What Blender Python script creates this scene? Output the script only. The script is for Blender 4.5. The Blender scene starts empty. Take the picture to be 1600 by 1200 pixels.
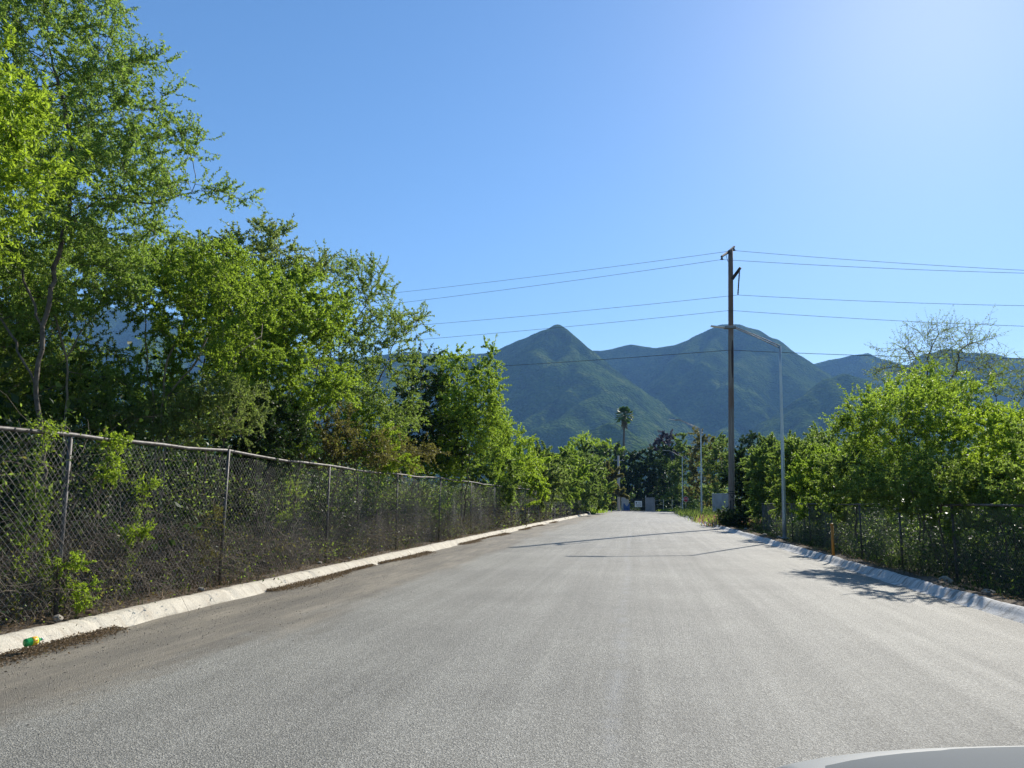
import bpy, bmesh, math, random
import numpy as np
from mathutils import Vector, Matrix
random.seed(7); RNG = np.random.default_rng(11)
rad = math.radians
scene = bpy.context.scene
COL = scene.collection

# ------------------------------------------------------------------ camera
F = 1200.0; CAMH = 1.5
PITCH = math.atan((783.5-600)/F); ROLL = rad(0.5)
f0 = np.array([0, math.cos(PITCH), math.sin(PITCH)]); u0 = np.array([0, -math.sin(PITCH), math.cos(PITCH)]); r0 = np.array([1.0, 0, 0])
CR = r0*math.cos(ROLL) + u0*math.sin(ROLL)
CU = u0*math.cos(ROLL) - r0*math.sin(ROLL)
CF = f0
CPOS = np.array([0, 0, CAMH])
cam = bpy.data.objects.new('camera', bpy.data.cameras.new('camera')); COL.objects.link(cam)
cam.data.sensor_width = 36.0; cam.data.lens = F/1600*36.0
cam.data.clip_start = 0.05; cam.data.clip_end = 30000
cam.matrix_world = Matrix(((CR[0], CU[0], -CF[0], 0), (CR[1], CU[1], -CF[1], 0), (CR[2], CU[2], -CF[2], CAMH), (0, 0, 0, 1)))
scene.camera = cam

# ------------------------------------------------------------------ sky and sun
SUN_EL = rad(34.0); SUN_AZ = rad(32.0)      # azimuth to the right of the view direction
w = bpy.data.worlds.new("World"); scene.world = w; w.use_nodes = True
nt = w.node_tree; bg = nt.nodes['Background']
sky = nt.nodes.new('ShaderNodeTexSky'); sky.sky_type = 'NISHITA'; sky.sun_disc = False
sky.sun_elevation = SUN_EL; sky.sun_rotation = SUN_AZ; sky.air_density = 1.0; sky.dust_density = 0.16; sky.ozone_density = 3.0
hs = nt.nodes.new('ShaderNodeHueSaturation'); hs.inputs['Saturation'].default_value = 1.16
nt.links.new(sky.outputs[0], hs.inputs['Color']); nt.links.new(hs.outputs[0], bg.inputs[0]); bg.inputs[1].default_value = 0.090
sl = bpy.data.lights.new('sun', 'SUN'); sl.energy = 4.6; sl.angle = rad(0.53); sl.color = (1, 0.94, 0.84)
so = bpy.data.objects.new('sun', sl); COL.objects.link(so)
SD = Vector((math.sin(SUN_AZ)*math.cos(SUN_EL), math.cos(SUN_AZ)*math.cos(SUN_EL), math.sin(SUN_EL)))
so.rotation_euler = SD.to_track_quat('Z', 'Y').to_euler(); so.location = (60, 90, 90)
scene.view_settings.view_transform = 'Standard'; scene.view_settings.look = 'None'
scene.view_settings.exposure = 0.85; scene.view_settings.gamma = 1.0
scene.cycles.use_denoising = True
scene.cycles.max_bounces = 7; scene.cycles.diffuse_bounces = 3; scene.cycles.glossy_bounces = 2
scene.cycles.transmission_bounces = 4; scene.cycles.volume_bounces = 0; scene.cycles.transparent_max_bounces = 6
scene.cycles.sample_clamp_indirect = 6.0

# ------------------------------------------------------------------ back-projection helpers (photo pixels -> world)
def ray(px, py):
    return CF*F + CR*(px-800) - CU*(py-600)
def P(px, py, Y):
    d = ray(px, py); return CPOS + d*(Y/d[1])
def G(px, py, z=0.0):
    d = ray(px, py); return CPOS + d*((z-CAMH)/d[2])
def XL(y): return -5.95 + .147*y + .00018*y*y          # road side of the left kerb
def XR(y): return 5.08 + .155*y + .0001*y*y            # road side of the right kerb
def FLX(y): return XL(y) - .68                          # left fence line
def FRX(y): return XR(y) + 1.9                          # right fence line
def zl(off):   # ground height off metres outside the left kerb
    return 0.13 - 0.006*max(0, off-3)
def zr(off):
    return 0.13 - 0.5*min(1, max(0, (off-.5)/1.8))

# ------------------------------------------------------------------ materials
class NT:
    def __init__(s, name):
        s.m = bpy.data.materials.new(name); s.m.use_nodes = True; s.t = s.m.node_tree; s.t.nodes.clear()
        s.out = s.n('ShaderNodeOutputMaterial')
    def n(s, k, **kw):
        x = s.t.nodes.new(k)
        for a, v in kw.items(): setattr(x, a, v)
        return x
    def l(s, a, b): s.t.links.new(a, b)
    def noise(s, vec, scale, detail=4, rough=.55, dist=0.0):
        x = s.n('ShaderNodeTexNoise'); x.inputs['Scale'].default_value = scale; x.inputs['Detail'].default_value = detail
        x.inputs['Roughness'].default_value = rough; x.inputs['Distortion'].default_value = dist
        s.l(vec, x.inputs['Vector']); return x.outputs[0]
    def mapping(s, vec, sc):
        x = s.n('ShaderNodeMapping'); x.inputs['Scale'].default_value = sc; s.l(vec, x.inputs[0]); return x.outputs[0]
    def ramp(s, fac, stops):
        x = s.n('ShaderNodeValToRGB'); e = x.color_ramp.elements
        while len(e) < len(stops): e.new(0.5)
        for i, (p, c) in enumerate(stops):
            e[i].position = p; e[i].color = (*c, 1) if len(c) == 3 else c
        s.l(fac, x.inputs[0]); return x.outputs[0]
    def mix(s, fac, a, b, mode='MIX'):
        x = s.n('ShaderNodeMix', data_type='RGBA', blend_type=mode)
        for v, i in ((fac, 0), (a, 6), (b, 7)):
            if isinstance(v, (int, float)): x.inputs[i].default_value = v
            elif isinstance(v, tuple): x.inputs[i].default_value = (*v, 1)
            else: s.l(v, x.inputs[i])
        return x.outputs[2]
    def math(s, op, a, b=0.0, c=None):
        x = s.n('ShaderNodeMath', operation=op)
        for v, i in ((a, 0), (b, 1)) + (((c, 2),) if c is not None else ()):
            if isinstance(v, (int, float)): x.inputs[i].default_value = v
            else: s.l(v, x.inputs[i])
        return x.outputs[0]
    def bump(s, h, strength, dist):
        x = s.n('ShaderNodeBump'); x.inputs['Strength'].default_value = strength; x.inputs['Distance'].default_value = dist
        s.l(h, x.inputs['Height']); return x.outputs[0]
    def coord(s, k='Object'): return s.n('ShaderNodeTexCoord').outputs[k]
    def pos(s): return s.n('ShaderNodeNewGeometry').outputs['Position']
    def pbr(s, color, rough=.8, metal=0.0, normal=None, spec=.5, **kw):
        x = s.n('ShaderNodeBsdfPrincipled')
        for v, i in ((color, 'Base Color'), (rough, 'Roughness'), (metal, 'Metallic'), (spec, 'Specular IOR Level')):
            if isinstance(v, (int, float)): x.inputs[i].default_value = v
            elif isinstance(v, tuple): x.inputs[i].default_value = (*v, 1)
            else: s.l(v, x.inputs[i])
        for k, v in kw.items(): x.inputs[k.replace('_', ' ')].default_value = v
        if normal is not None: s.l(normal, x.inputs['Normal'])
        s.l(x.outputs[0], s.out.inputs[0]); return x

def simple(name, col, rough=.6, metal=0.0, var=.25, scale=8.0, bump=0.0, **kw):
    s = NT(name); p = s.pos(); n = s.noise(p, scale, 5)
    c = s.ramp(n, [(.3, tuple(v*(1-var) for v in col)), (.7, tuple(min(1, v*(1+var)) for v in col))])
    s.pbr(c, rough, metal, s.bump(n, bump, .01) if bump else None, **kw); return s.m

def leaf_mat(name, dark, light, trans, tw=.5, gloss=.5):
    s = NT(name); g = s.n('ShaderNodeNewGeometry'); n = s.noise(g.outputs['Position'], .9, 2)
    f = s.math('ADD', s.math('MULTIPLY', g.outputs['Random Per Island'], .6), s.math('MULTIPLY', n, .55))
    c = s.ramp(f, [(.2, dark), (.85, light)])
    t = s.mix(f, tuple(v*.6 for v in trans), tuple(v*1.15 for v in trans))
    d = s.n('ShaderNodeBsdfPrincipled'); s.l(c, d.inputs['Base Color']); d.inputs['Roughness'].default_value = gloss
    d.inputs['Specular IOR Level'].default_value = .28
    tr = s.n('ShaderNodeBsdfTranslucent'); s.l(t, tr.inputs[0])
    mx = s.n('ShaderNodeMixShader'); mx.inputs[0].default_value = tw
    s.l(d.outputs[0], mx.inputs[1]); s.l(tr.outputs[0], mx.inputs[2]); s.l(mx.outputs[0], s.out.inputs[0])
    return s.m

L_BRIGHT = leaf_mat('leaf_bright', (.055, .108, .015), (.18, .265, .04), (.43, .61, .055))
L_YELLOW = leaf_mat('leaf_yellow_green', (.08, .135, .014), (.205, .285, .038), (.50, .69, .05))
L_MID = leaf_mat('leaf_mid', (.045, .088, .02), (.15, .21, .06), (.34, .48, .07))
L_GREY = leaf_mat('leaf_grey_green', (.065, .10, .03), (.16, .21, .075), (.34, .45, .09))
L_TALL = leaf_mat('leaf_small_green', (.055, .11, .022), (.19, .27, .08), (.38, .56, .08))
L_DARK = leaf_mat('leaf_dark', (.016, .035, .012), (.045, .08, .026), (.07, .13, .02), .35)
L_FAR = leaf_mat('leaf_distant', (.05, .09, .025), (.13, .18, .055), (.28, .40, .07))
L_OLIVE = leaf_mat('leaf_olive_brown', (.06, .06, .02), (.15, .13, .05), (.25, .24, .05))
L_PURPLE = leaf_mat('blossom_purple', (.05, .05, .06), (.10, .085, .125), (.08, .07, .10))
L_PINK = leaf_mat('seed_head_pink', (.3, .16, .12), (.45, .28, .2), (.5, .28, .2))
L_DRY = leaf_mat('leaf_dry', (.07, .045, .025), (.28, .2, .12), (.2, .14, .07), .3, .7)
L_BRN = leaf_mat('leaf_dead_brown', (.022, .018, .011), (.075, .06, .038), (.04, .03, .014), .25, .7)
L_PALM = leaf_mat('palm_frond', (.03, .07, .018), (.09, .16, .045), (.14, .26, .05), .35)
BARK = simple('bark', (.10, .08, .06), .9, var=.45, scale=14, bump=.5)
BARK_PALE = simple('bark_pale', (.20, .17, .13), .9, var=.4, scale=14, bump=.5)
TWIG = simple('twig_dry', (.13, .10, .075), .9, var=.5, scale=20)
VINE = simple('vine_stem', (.17, .135, .10), .9, var=.4, scale=20)
PALM_BARK = simple('palm_bark', (.13, .11, .09), .9, var=.3, scale=5)
GALV = simple('galvanised_steel', (.42, .42, .42), .42, .75, var=.3, scale=12)
RUSTY = NT('rusty_pipe')
_n = RUSTY.noise(RUSTY.pos(), 9, 6, .7)
RUSTY.pbr(RUSTY.ramp(_n, [(.40, (.05, .04, .032)), (.54, (.11, .10, .092)), (.74, (.24, .225, .21))]), .6, .3, RUSTY.bump(_n, .3, .004)); RUSTY = RUSTY.m
WIREM = simple('fence_wire', (.20, .188, .178), .6, .2, var=.3, scale=3)
LAMP_METAL = simple('lamp_post_metal', (.40, .44, .46), .38, .5, var=.08, scale=3)
BRACKET = simple('bracket_dark', (.035, .03, .028), .85, var=.2)
LAMP_ARM = simple('lamp_arm_metal', (.17, .19, .20), .6, .1, var=.08, scale=3)
LAMP_DARK = simple('lamp_head_metal', (.16, .17, .18), .4, .4, var=.1)
CABLE = simple('cable', (.05, .05, .055), .6, var=.1)
BLACKP = simple('black_paint', (.012, .012, .014), .6, var=.2)
REDP = simple('red_sign_paint', (.45, .03, .03), .45, var=.1)
WHITEP = simple('white_sign_paint', (.75, .74, .70), .5, var=.08)
YELP = simple('orange_marker_paint', (.46, .19, .02), .5, var=.15)
STONE = simple('stone', (.26, .23, .19), .95, var=.35, scale=9, bump=.6)
BRICK = simple('old_brick', (.24, .14, .09), .95, var=.35, scale=12, bump=.5)
GLASS_LED = simple('lamp_lens', (.6, .6, .58), .2, var=.05)

def wood_mat():
    s = NT('pole_wood'); p = s.pos()
    n = s.noise(s.mapping(p, (14, 14, .7)), 1.0, 6, .65); m = s.noise(p, .35, 3)
    c = s.ramp(n, [(.3, (.085, .068, .058)), (.55, (.19, .16, .135)), (.75, (.30, .26, .225))])
    c = s.mix(s.ramp(m, [(.52, (0, 0, 0)), (.62, (.6, .6, .6))]), c, (.16, .085, .05))
    s.pbr(c, .85, 0, s.bump(n, .6, .02)); return s.m
POLEW = wood_mat()

def asphalt():
    s = NT('asphalt'); uv = s.n('ShaderNodeUVMap').outputs[0]; p = s.pos()
    sep = s.n('ShaderNodeSeparateXYZ'); s.l(uv, sep.inputs[0]); U, V = sep.outputs[0], sep.outputs[1]
    grain = s.noise(p, 95, 3, .75); grit = s.noise(p, 70, 4, .8); blot = s.noise(p, .35, 5, .6)
    streak = s.noise(s.mapping(uv, (2.6, .05, 1)), 1.0, 7, .72)
    vor = s.n('ShaderNodeTexVoronoi'); vor.inputs['Scale'].default_value = 105; s.l(p, vor.inputs['Vector'])
    peb = s.n('ShaderNodeSeparateColor'); s.l(vor.outputs['Color'], peb.inputs[0])
    c = s.ramp(grit, [(.28, (.10, .096, .083)), (.5, (.25, .241, .207)), (.72, (.46, .442, .38))])
    c = s.mix(.5, c, s.ramp(peb.outputs[0], [(0, (.06, .058, .051)), (.6, (.24, .231, .199)), (1, (.62, .595, .52))]))
    c = s.mix(1.0, c, s.ramp(blot, [(.3, (.76, .76, .75)), (.7, (1.08, 1.08, 1.06))]), 'MULTIPLY')
    c = s.mix(1.0, c, s.ramp(streak, [(.38, (.86, .86, .86)), (.62, (1.05, 1.05, 1.05))]), 'MULTIPLY')
    # dusty brown band of soil along the left gutter, ragged edge
    wob = s.math('MULTIPLY', s.noise(s.mapping(uv, (.9, .16, 1)), 1.0, 5, .62), 2.6)
    edge = s.math('SUBTRACT', s.math('ADD', s.math('ADD', .42, s.math('MULTIPLY', s.noise(p, 5, 5, .75), .6)), wob), U)      # >0 inside the band
    band = s.n('ShaderNodeMapRange'); s.l(edge, band.inputs[0]); band.inputs[1].default_value = -.16; band.inputs[2].default_value = .30
    dirtn = s.noise(s.mapping(uv, (2.2, .3, 1)), 1.0, 6, .7)
    dcol = s.ramp(dirtn, [(.35, (.095, .078, .056)), (.5, (.165, .138, .098)), (.66, (.29, .245, .175))])
    dcol = s.mix(.22, dcol, c, 'MIX')
    c = s.mix(s.math('MULTIPLY', band.outputs[0], .88), c, dcol)
    # small dark pits and stains
    pit = s.noise(p, 9, 3, .7)
    c = s.mix(s.ramp(pit, [(.69, (0, 0, 0)), (.74, (.7, .7, .7))]), c, (.05, .045, .04))
    # thin pale tracking line near the road centre
    ln = s.math('ABSOLUTE', s.math('SUBTRACT', U, s.math('ADD', 5.55, s.math('MULTIPLY', s.noise(s.mapping(uv, (0, .1, 1)), 1.0, 3), .6))))
    lm = s.n('ShaderNodeMapRange'); s.l(ln, lm.inputs[0]); lm.inputs[1].default_value = .12; lm.inputs[2].default_value = 0.0
    c = s.mix(s.math('MULTIPLY', s.math('MULTIPLY', lm.outputs[0], .4), s.ramp(s.noise(p, 3, 4), [(.4, (0, 0, 0)), (.6, (1, 1, 1))])), c, (.3, .3, .29))
    h = s.math('ADD', s.math('MULTIPLY', grit, .7), s.math('MULTIPLY', vor.outputs['Distance'], 1.2))
    rough = s.ramp(streak, [(.3, (.76, .76, .76)), (.7, (.70, .70, .70))])
    s.pbr(c, rough, 0, s.bump(h, .8, .007), spec=.35); return s.m
ASPHALT = asphalt()

def ground_mat(name, a, b, c3):
    s = NT(name); p = s.pos(); n = s.noise(p, 1.2, 6, .65); g = s.noise(p, 40, 4, .7)
    c = s.ramp(n, [(.3, a), (.5, b), (.7, c3)]); c = s.mix(1.0, c, s.ramp(g, [(.3, (.6, .6, .6)), (.7, (1.35, 1.35, 1.35))]), 'MULTIPLY')
    s.pbr(c, .97, 0, s.bump(g, .8, .03), spec=.2); return s.m
SOIL = ground_mat('soil', (.06, .045, .03), (.11, .085, .06), (.17, .135, .095))
FIELD = ground_mat('field', (.05, .06, .025), (.09, .09, .045), (.14, .12, .07))
DUSTY = ground_mat('dusty_road', (.28, .26, .23), (.36, .34, .3), (.42, .4, .36))

def concrete(name, col, stain, stripe):
    s = NT(name); p = s.pos(); n = s.noise(p, 4, 6, .65); st = s.noise(s.mapping(p, (1, 4.5, .6)), 1.6, 5, .7); g = s.noise(p, 60, 3)
    c = s.ramp(n, [(.3, tuple(v*.8 for v in col)), (.7, col)])
    c = s.mix(s.ramp(st, [(.5, (0, 0, 0)), (.6, (stripe,)*3)]), c, stain)
    c = s.mix(1.0, c, s.ramp(g, [(.3, (.82, .82, .82)), (.7, (1.1, 1.1, 1.1))]), 'MULTIPLY')
    s.pbr(c, .88, 0, s.bump(s.math('ADD', n, g), .5, .02), spec=.3); return s.m
KERB_L = concrete('kerb_cream', (.66, .60, .48), (.42, .35, .26), .5)
KERB_R = concrete('kerb_whitewashed', (.60, .59, .56), (.22, .21, .19), .85)
WALLC = concrete('wall_grey', (.30, .30, .31), (.2, .2, .2), .5)

def mountain_mat():
    s = NT('forested_slope'); p = s.pos()
    n = s.noise(p, .011, 6, .6); t = s.noise(p, .075, 4, .7)
    vor = s.n('ShaderNodeTexVoronoi'); vor.inputs['Scale'].default_value = .085; s.l(p, vor.inputs['Vector'])
    c = s.ramp(n, [(.3, (.022, .040, .008)), (.52, (.066, .108, .018)), (.72, (.15, .18, .045))])
    c = s.mix(1.0, c, s.ramp(vor.outputs['Distance'], [(0, (1.2, 1.2, 1.15)), (.75, (.6, .64, .6))]), 'MULTIPLY')
    c = s.mix(s.ramp(t, [(.62, (0, 0, 0)), (.75, (.5, .5, .5))]), c, (.15, .17, .05))
    s.pbr(c, .95, 0, s.bump(s.math('SUBTRACT', t, vor.outputs['Distance']), 1.0, 8.0), spec=.0); return s.m
MOUNT = mountain_mat()

# ------------------------------------------------------------------ object helpers
def link(name, mesh, mats, parent=None):
    o = bpy.data.objects.new(name, mesh)
    for m in (mats if isinstance(mats, (list, tuple)) else [mats]): mesh.materials.append(m)
    COL.objects.link(o)
    if parent is not None: o.parent = parent
    return o
def np_mesh(name, V, Fc, mats, parent=None, smooth=False):
    """V (n,3), Fc list of (k,m) int arrays"""
    me = bpy.data.meshes.new(name); V = np.asarray(V, dtype=np.float32)
    me.vertices.add(len(V)); me.vertices.foreach_set('co', V.ravel())
    Fs = Fc if isinstance(Fc, list) else [Fc]
    Fs = [f for f in Fs if len(f)]
    lt = np.concatenate([np.full(len(f), f.shape[1], dtype=np.int32) for f in Fs])
    lv = np.concatenate([f.astype(np.int32).ravel() for f in Fs])
    me.loops.add(len(lv)); me.loops.foreach_set('vertex_index', lv)
    me.polygons.add(len(lt)); me.polygons.foreach_set('loop_start', np.concatenate([[0], np.cumsum(lt)[:-1]]).astype(np.int32))
    if smooth: me.polygons.foreach_set('use_smooth', np.ones(len(lt), dtype=bool))
    me.update(calc_edges=True); me.validate()
    return link(name, me, mats, parent)
def thing(name, label, cat, loc=(0, 0, 0), group=None, rz=0):
    o = bpy.data.objects.new(name, None); COL.objects.link(o); o.location = tuple(float(v) for v in loc); o.rotation_euler = (0, 0, rz)
    o.empty_display_size = .3
    o['label'] = label; o['category'] = cat
    if group: o['group'] = group
    return o
def tag(o, label=None, cat=None, group=None, kind=None):
    if label: o['label'] = label
    if cat: o['category'] = cat
    if group: o['group'] = group
    if kind: o['kind'] = kind
    return o
def rel(o):     # world -> parent-local offset (parents here are unrotated empties)
    return np.array(o.location)

class MB:
    """collects boxes, tubes and plates into one mesh"""
    def __init__(s): s.v = []; s.f = []
    def add(s, vs, fs):
        b = len(s.v); s.v += [tuple(float(c) for c in v) for v in vs]; s.f += [tuple(i+b for i in f) for f in fs]; return s
    def box(s, lo, hi, rot=None, at=None):
        x0, y0, z0 = lo; x1, y1, z1 = hi
        vs = [(x0, y0, z0), (x1, y0, z0), (x1, y1, z0), (x0, y1, z0), (x0, y0, z1), (x1, y0, z1), (x1, y1, z1), (x0, y1, z1)]
        if rot is not None: vs = [tuple(rot @ Vector(v)) for v in vs]
        if at is not None: vs = [(v[0]+at[0], v[1]+at[1], v[2]+at[2]) for v in vs]
        return s.add(vs, [(0, 3, 2, 1), (4, 5, 6, 7), (0, 1, 5, 4), (1, 2, 6, 5), (2, 3, 7, 6), (3, 0, 4, 7)])
    def tube(s, pts, r, n=8, cap=True):
        pts = [Vector([float(c) for c in p]) for p in pts]; k = len(pts); rr = r if isinstance(r, (list, tuple)) else [r]*k
        vs = []
        for i, p in enumerate(pts):
            d = (pts[min(i+1, k-1)] - pts[max(i-1, 0)]).normalized()
            a = Vector((0, 0, 1)) if abs(d.z) < .9 else Vector((1, 0, 0))
            x = d.cross(a).normalized(); y = d.cross(x).normalized()
            vs += [p + (x*math.cos(2*math.pi*j/n) + y*math.sin(2*math.pi*j/n))*rr[i] for j in range(n)]
        fs = [(i*n+j, i*n+(j+1) % n, (i+1)*n+(j+1) % n, (i+1)*n+j) for i in range(k-1) for j in range(n)]
        if cap: fs += [tuple(reversed(range(n))), tuple((k-1)*n+j for j in range(n))]
        return s.add(vs, fs)
    def build(s, name, mats, parent=None, smooth=False, bevel=0):
        me = bpy.data.meshes.new(name); me.from_pydata(s.v, [], s.f)
        if smooth: me.polygons.foreach_set('use_smooth', [True]*len(me.polygons))
        me.update(); o = link(name, me, mats, parent)
        if bevel:
            b = o.modifiers.new('bevel', 'BEVEL'); b.width = bevel; b.segments = 2
        return o

def frames(d):
    a = np.where(np.abs(d[:, 2:3]) < .9, np.array([[0, 0, 1.0]]), np.array([[1.0, 0, 0]]))
    x = np.cross(d, a); x /= np.linalg.norm(x, axis=1, keepdims=True) + 1e-9
    return x, np.cross(d, x)
def tubes_np(A, B, ra, rb, n):
    """many frustums A->B"""
    d = B-A; L = np.linalg.norm(d, axis=1, keepdims=True)+1e-9; d = d/L; x, y = frames(d)
    ang = np.arange(n)*2*math.pi/n; c = np.cos(ang)[None, :, None]; s_ = np.sin(ang)[None, :, None]
    ring = x[:, None, :]*c + y[:, None, :]*s_
    V = np.concatenate([A[:, None, :] + ring*ra[:, None, None], B[:, None, :] + ring*rb[:, None, None]], axis=1)
    m = len(A); base = (np.arange(m)*2*n)[:, None]
    q = np.array([[j, (j+1) % n, n+(j+1) % n, n+j] for j in range(n)])
    Fq = (base[:, :, None] + q[None]).reshape(-1, 4)
    return V.reshape(-1, 3), Fq
def cat_geo(parts):
    V = []; Fq = {}; off = 0
    for v, f in parts:
        if len(v) == 0: continue
        Fq.setdefault(f.shape[1], []).append(f+off); V.append(v); off += len(v)
    return np.concatenate(V), [np.concatenate(x) for x in Fq.values()]
def unit(v): return v/(np.linalg.norm(v, axis=-1, keepdims=True)+1e-9)
def leaves_np(O, D, size, width, rng, flat=.0, fold=.18):
    """diamond leaves at O pointing D, each one bent a little along its midrib"""
    m = len(O); D = unit(D); N = rng.normal(size=(m, 3)); N[:, 2] += flat; N = unit(N)
    S = unit(np.cross(D, N)); N = np.cross(S, D); sz = size*rng.uniform(.6, 1.3, m)[:, None]; wd = width
    V = np.stack([O, O + D*sz*.45 + S*sz*wd*.5 + N*sz*fold*.5, O + D*sz, O + D*sz*.45 - S*sz*wd*.5 + N*sz*fold*.5], axis=1).reshape(-1, 3)
    Fq = np.arange(m*4).reshape(-1, 4)
    return V, Fq

# ------------------------------------------------------------------ plants: space colonisation crowns
def grow(stems, att, step, infl, kill, rng, iters=90, up=.05):
    N = []; Pn = []
    for st in stems:
        prev = -1
        for i in range(len(st)-1):
            a, b = np.array(st[i], float), np.array(st[i+1], float); k = max(1, int(np.linalg.norm(b-a)/step))
            for j in range(k if i else k):
                if i == 0 and j == 0:
                    N.append(a); Pn.append(-1); prev = len(N)-1
                q = a + (b-a)*(j+1)/k
                if j+1 < k: q = q + rng.normal(size=3)*step*.10
                N.append(q); Pn.append(prev); prev = len(N)-1
    N = [np.array(n) for n in N]; arr = np.array(N)
    D = np.full(len(att), 1e9); I = np.zeros(len(att), int)
    lo = 0; alive = np.ones(len(att), bool); Pn = list(Pn); nodes = arr
    for it in range(iters):
        new = nodes[lo:]
        if len(new):
            dd = np.linalg.norm(att[:, None, :]-new[None], axis=2); j = dd.argmin(1); dm = dd[np.arange(len(att)), j]
            c = dm < D; D[c] = dm[c]; I[c] = j[c]+lo
        lo = len(nodes); alive &= D > kill
        use = alive & (D < infl)
        if not use.any():
            if not alive.any(): break
            k = np.where(alive)[0][D[alive].argmin()]; use = np.zeros_like(alive); use[k] = True
        ids = I[use]; dirs = unit(att[use]-nodes[ids])
        uq, inv = np.unique(ids, return_inverse=True); acc = np.zeros((len(uq), 3)); np.add.at(acc, inv, dirs)
        acc = unit(unit(acc) + rng.normal(size=acc.shape)*.16 + np.array([0, 0, up]))
        nodes = np.concatenate([nodes, nodes[uq] + acc*step]); Pn += list(uq)
        if len(nodes) > 9000: break
    return nodes, np.array(Pn)

def crown_points(blobs, n, rng, clump=.22):
    vol = np.array([b[3]*b[4]*b[5] for b in blobs]); pr = vol**.8/np.sum(vol**.8); pts = []
    for b, p in zip(blobs, pr):
        k = max(6, int(n*p)); m = max(3, k//9)
        cen = unit(rng.normal(size=(m, 3)))*(rng.uniform(0, 1, (m, 1))**.42)
        cen = cen[rng.integers(0, m, k)] + rng.normal(size=(k, 3))*clump
        pts.append(np.array(b[:3]) + cen*np.array(b[3:6]))
    return np.concatenate(pts)

def plant_geo(stems, blobs, natt, step, leaf, nleaf, rng, kill=1.6, infl=9, tip=.004, expo=2.3, width=.42, twig=.35, tpn=3, thick_cut=3, droop=.0, up=.05, clump=.22, maxr=.3, flat=.6, minz=None):
    nleaf = nleaf*DENS*(1.45 if leaf < .2 else 1.2); leaf = leaf*.84; twig = twig*1.4; tpn = tpn+1; natt = int(natt*1.25)
    att = crown_points(blobs, natt, rng, clump)
    if minz is not None: att = att[att[:, 2] > minz]
    nodes, par = grow(stems, att, step, infl*step, kill*step, rng, up=up)
    n = len(nodes); tips = np.zeros(n); ch = np.zeros(n, int)
    for i in range(n-1, 0, -1):
        if ch[i] == 0: tips[i] = 1
        if par[i] >= 0: tips[par[i]] += tips[i]; ch[par[i]] += 1
    r = np.minimum(tip*np.maximum(tips, 1)**(1/expo), maxr)
    e = np.where(par >= 0)[0]; A, B = nodes[par[e]], nodes[e]; ra, rb = np.minimum(r[par[e]], r[e]*1.5), r[e]
    big = rb > tip*3.5; geo = []
    if big.any(): geo.append(tubes_np(A[big], B[big], ra[big], rb[big], 6))
    if (~big).any(): geo.append(tubes_np(A[~big], B[~big], ra[~big], rb[~big], 3))
    # twigs on thin nodes
    t = np.where((tips <= thick_cut) & (par >= 0))[0]
    if len(t) == 0: t = e
    ti = np.repeat(t, tpn); O = nodes[ti]; d0 = unit(nodes[ti]-nodes[par[ti]])
    D = unit(d0*.55 + rng.normal(size=(len(ti), 3))*.62 + np.array([0, 0, .18-droop])); Ln = twig*rng.uniform(.5, 1.3, len(ti))
    mid = O + D*(Ln*.55)[:, None] + rng.normal(size=O.shape)*.03*twig; D2 = unit(D + rng.normal(size=D.shape)*.25 + np.array([0, 0, -.12-droop])); end = mid + D2*(Ln*.45)[:, None]
    tr = np.full(len(ti), tip*.55)
    geo.append(tubes_np(O, mid, tr, tr*.8, 3)); geo.append(tubes_np(mid, end, tr*.8, tr*.35, 3))
    per = max(1, int(round(nleaf/len(ti)))); li = np.repeat(np.arange(len(ti)), per); u = rng.uniform(.08, 1.02, len(li))
    base = np.where((u < .55)[:, None], O[li] + (mid-O)[li]*(u/.55)[:, None], mid[li] + (end-mid)[li]*((u-.55)/.45)[:, None])
    LD = unit(D[li]*.45 + rng.normal(size=(len(li), 3))*.6 + np.array([0, 0, -droop*.8])); lf = leaves_np(base, LD, leaf, width, rng, flat)
    return cat_geo(geo), lf

def blob(px, py, Y, rx, ry, rd=None):
    """crown ellipsoid seen at photo pixel (px,py), radii rx, ry in pixels at depth Y"""
    c = P(px, py, Y); k = Y/F; return (c[0], c[1], c[2], rx*k, (rd if rd else rx*k), ry*k)
DENS = 2.2
def plant(kind, label, cat, base, stems, blobs, leafmat, bark=None, group=None, seed=0, **kw):
    """base world point; stems = list of polylines of world points, blobs world ellipsoids"""
    rng = np.random.default_rng(seed+100); base = np.array(base, float)
    root = thing(kind, label, cat, base, group); stems = [[np.array(p)-base for p in s] for s in stems]
    bl = [(b[0]-base[0], b[1]-base[1], b[2]-base[2], b[3], b[4], b[5]) for b in blobs]
    (bv, bf), (lv, lf) = plant_geo(stems, bl, rng=rng, **kw)
    stemname = 'trunk' if cat in ('tree',) else 'stems'
    np_mesh(stemname, bv, bf, bark or BARK, root); np_mesh('crown' if cat == 'tree' else 'foliage', lv, lf, leafmat, root)
    return root
def lbase(px, Y):   # ground point under pixel column px at depth Y on the left verge
    p = P(px, 800, Y); return np.array([p[0], Y, zl(XL(Y)-p[0])-.04])
def rbase(px, Y):
    p = P(px, 800, Y); return np.array([p[0], Y, zr(p[0]-XR(Y))-.04])
def copy_thing(o, loc, rz=0, sc=1.0, label=None, group=None):
    c = o.copy(); COL.objects.link(c); c.location = tuple(float(v) for v in loc); c.rotation_euler = (0, 0, rz); c.scale = (sc,)*3 if not isinstance(sc, tuple) else sc
    if label: c['label'] = label
    if group: c['group'] = group
    for ch in list(o.children):
        d = ch.copy(); COL.objects.link(d); d.parent = c
        for g in list(ch.children):
            q = g.copy(); COL.objects.link(q); q.parent = d
    return c

exec_parts = []
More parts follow.
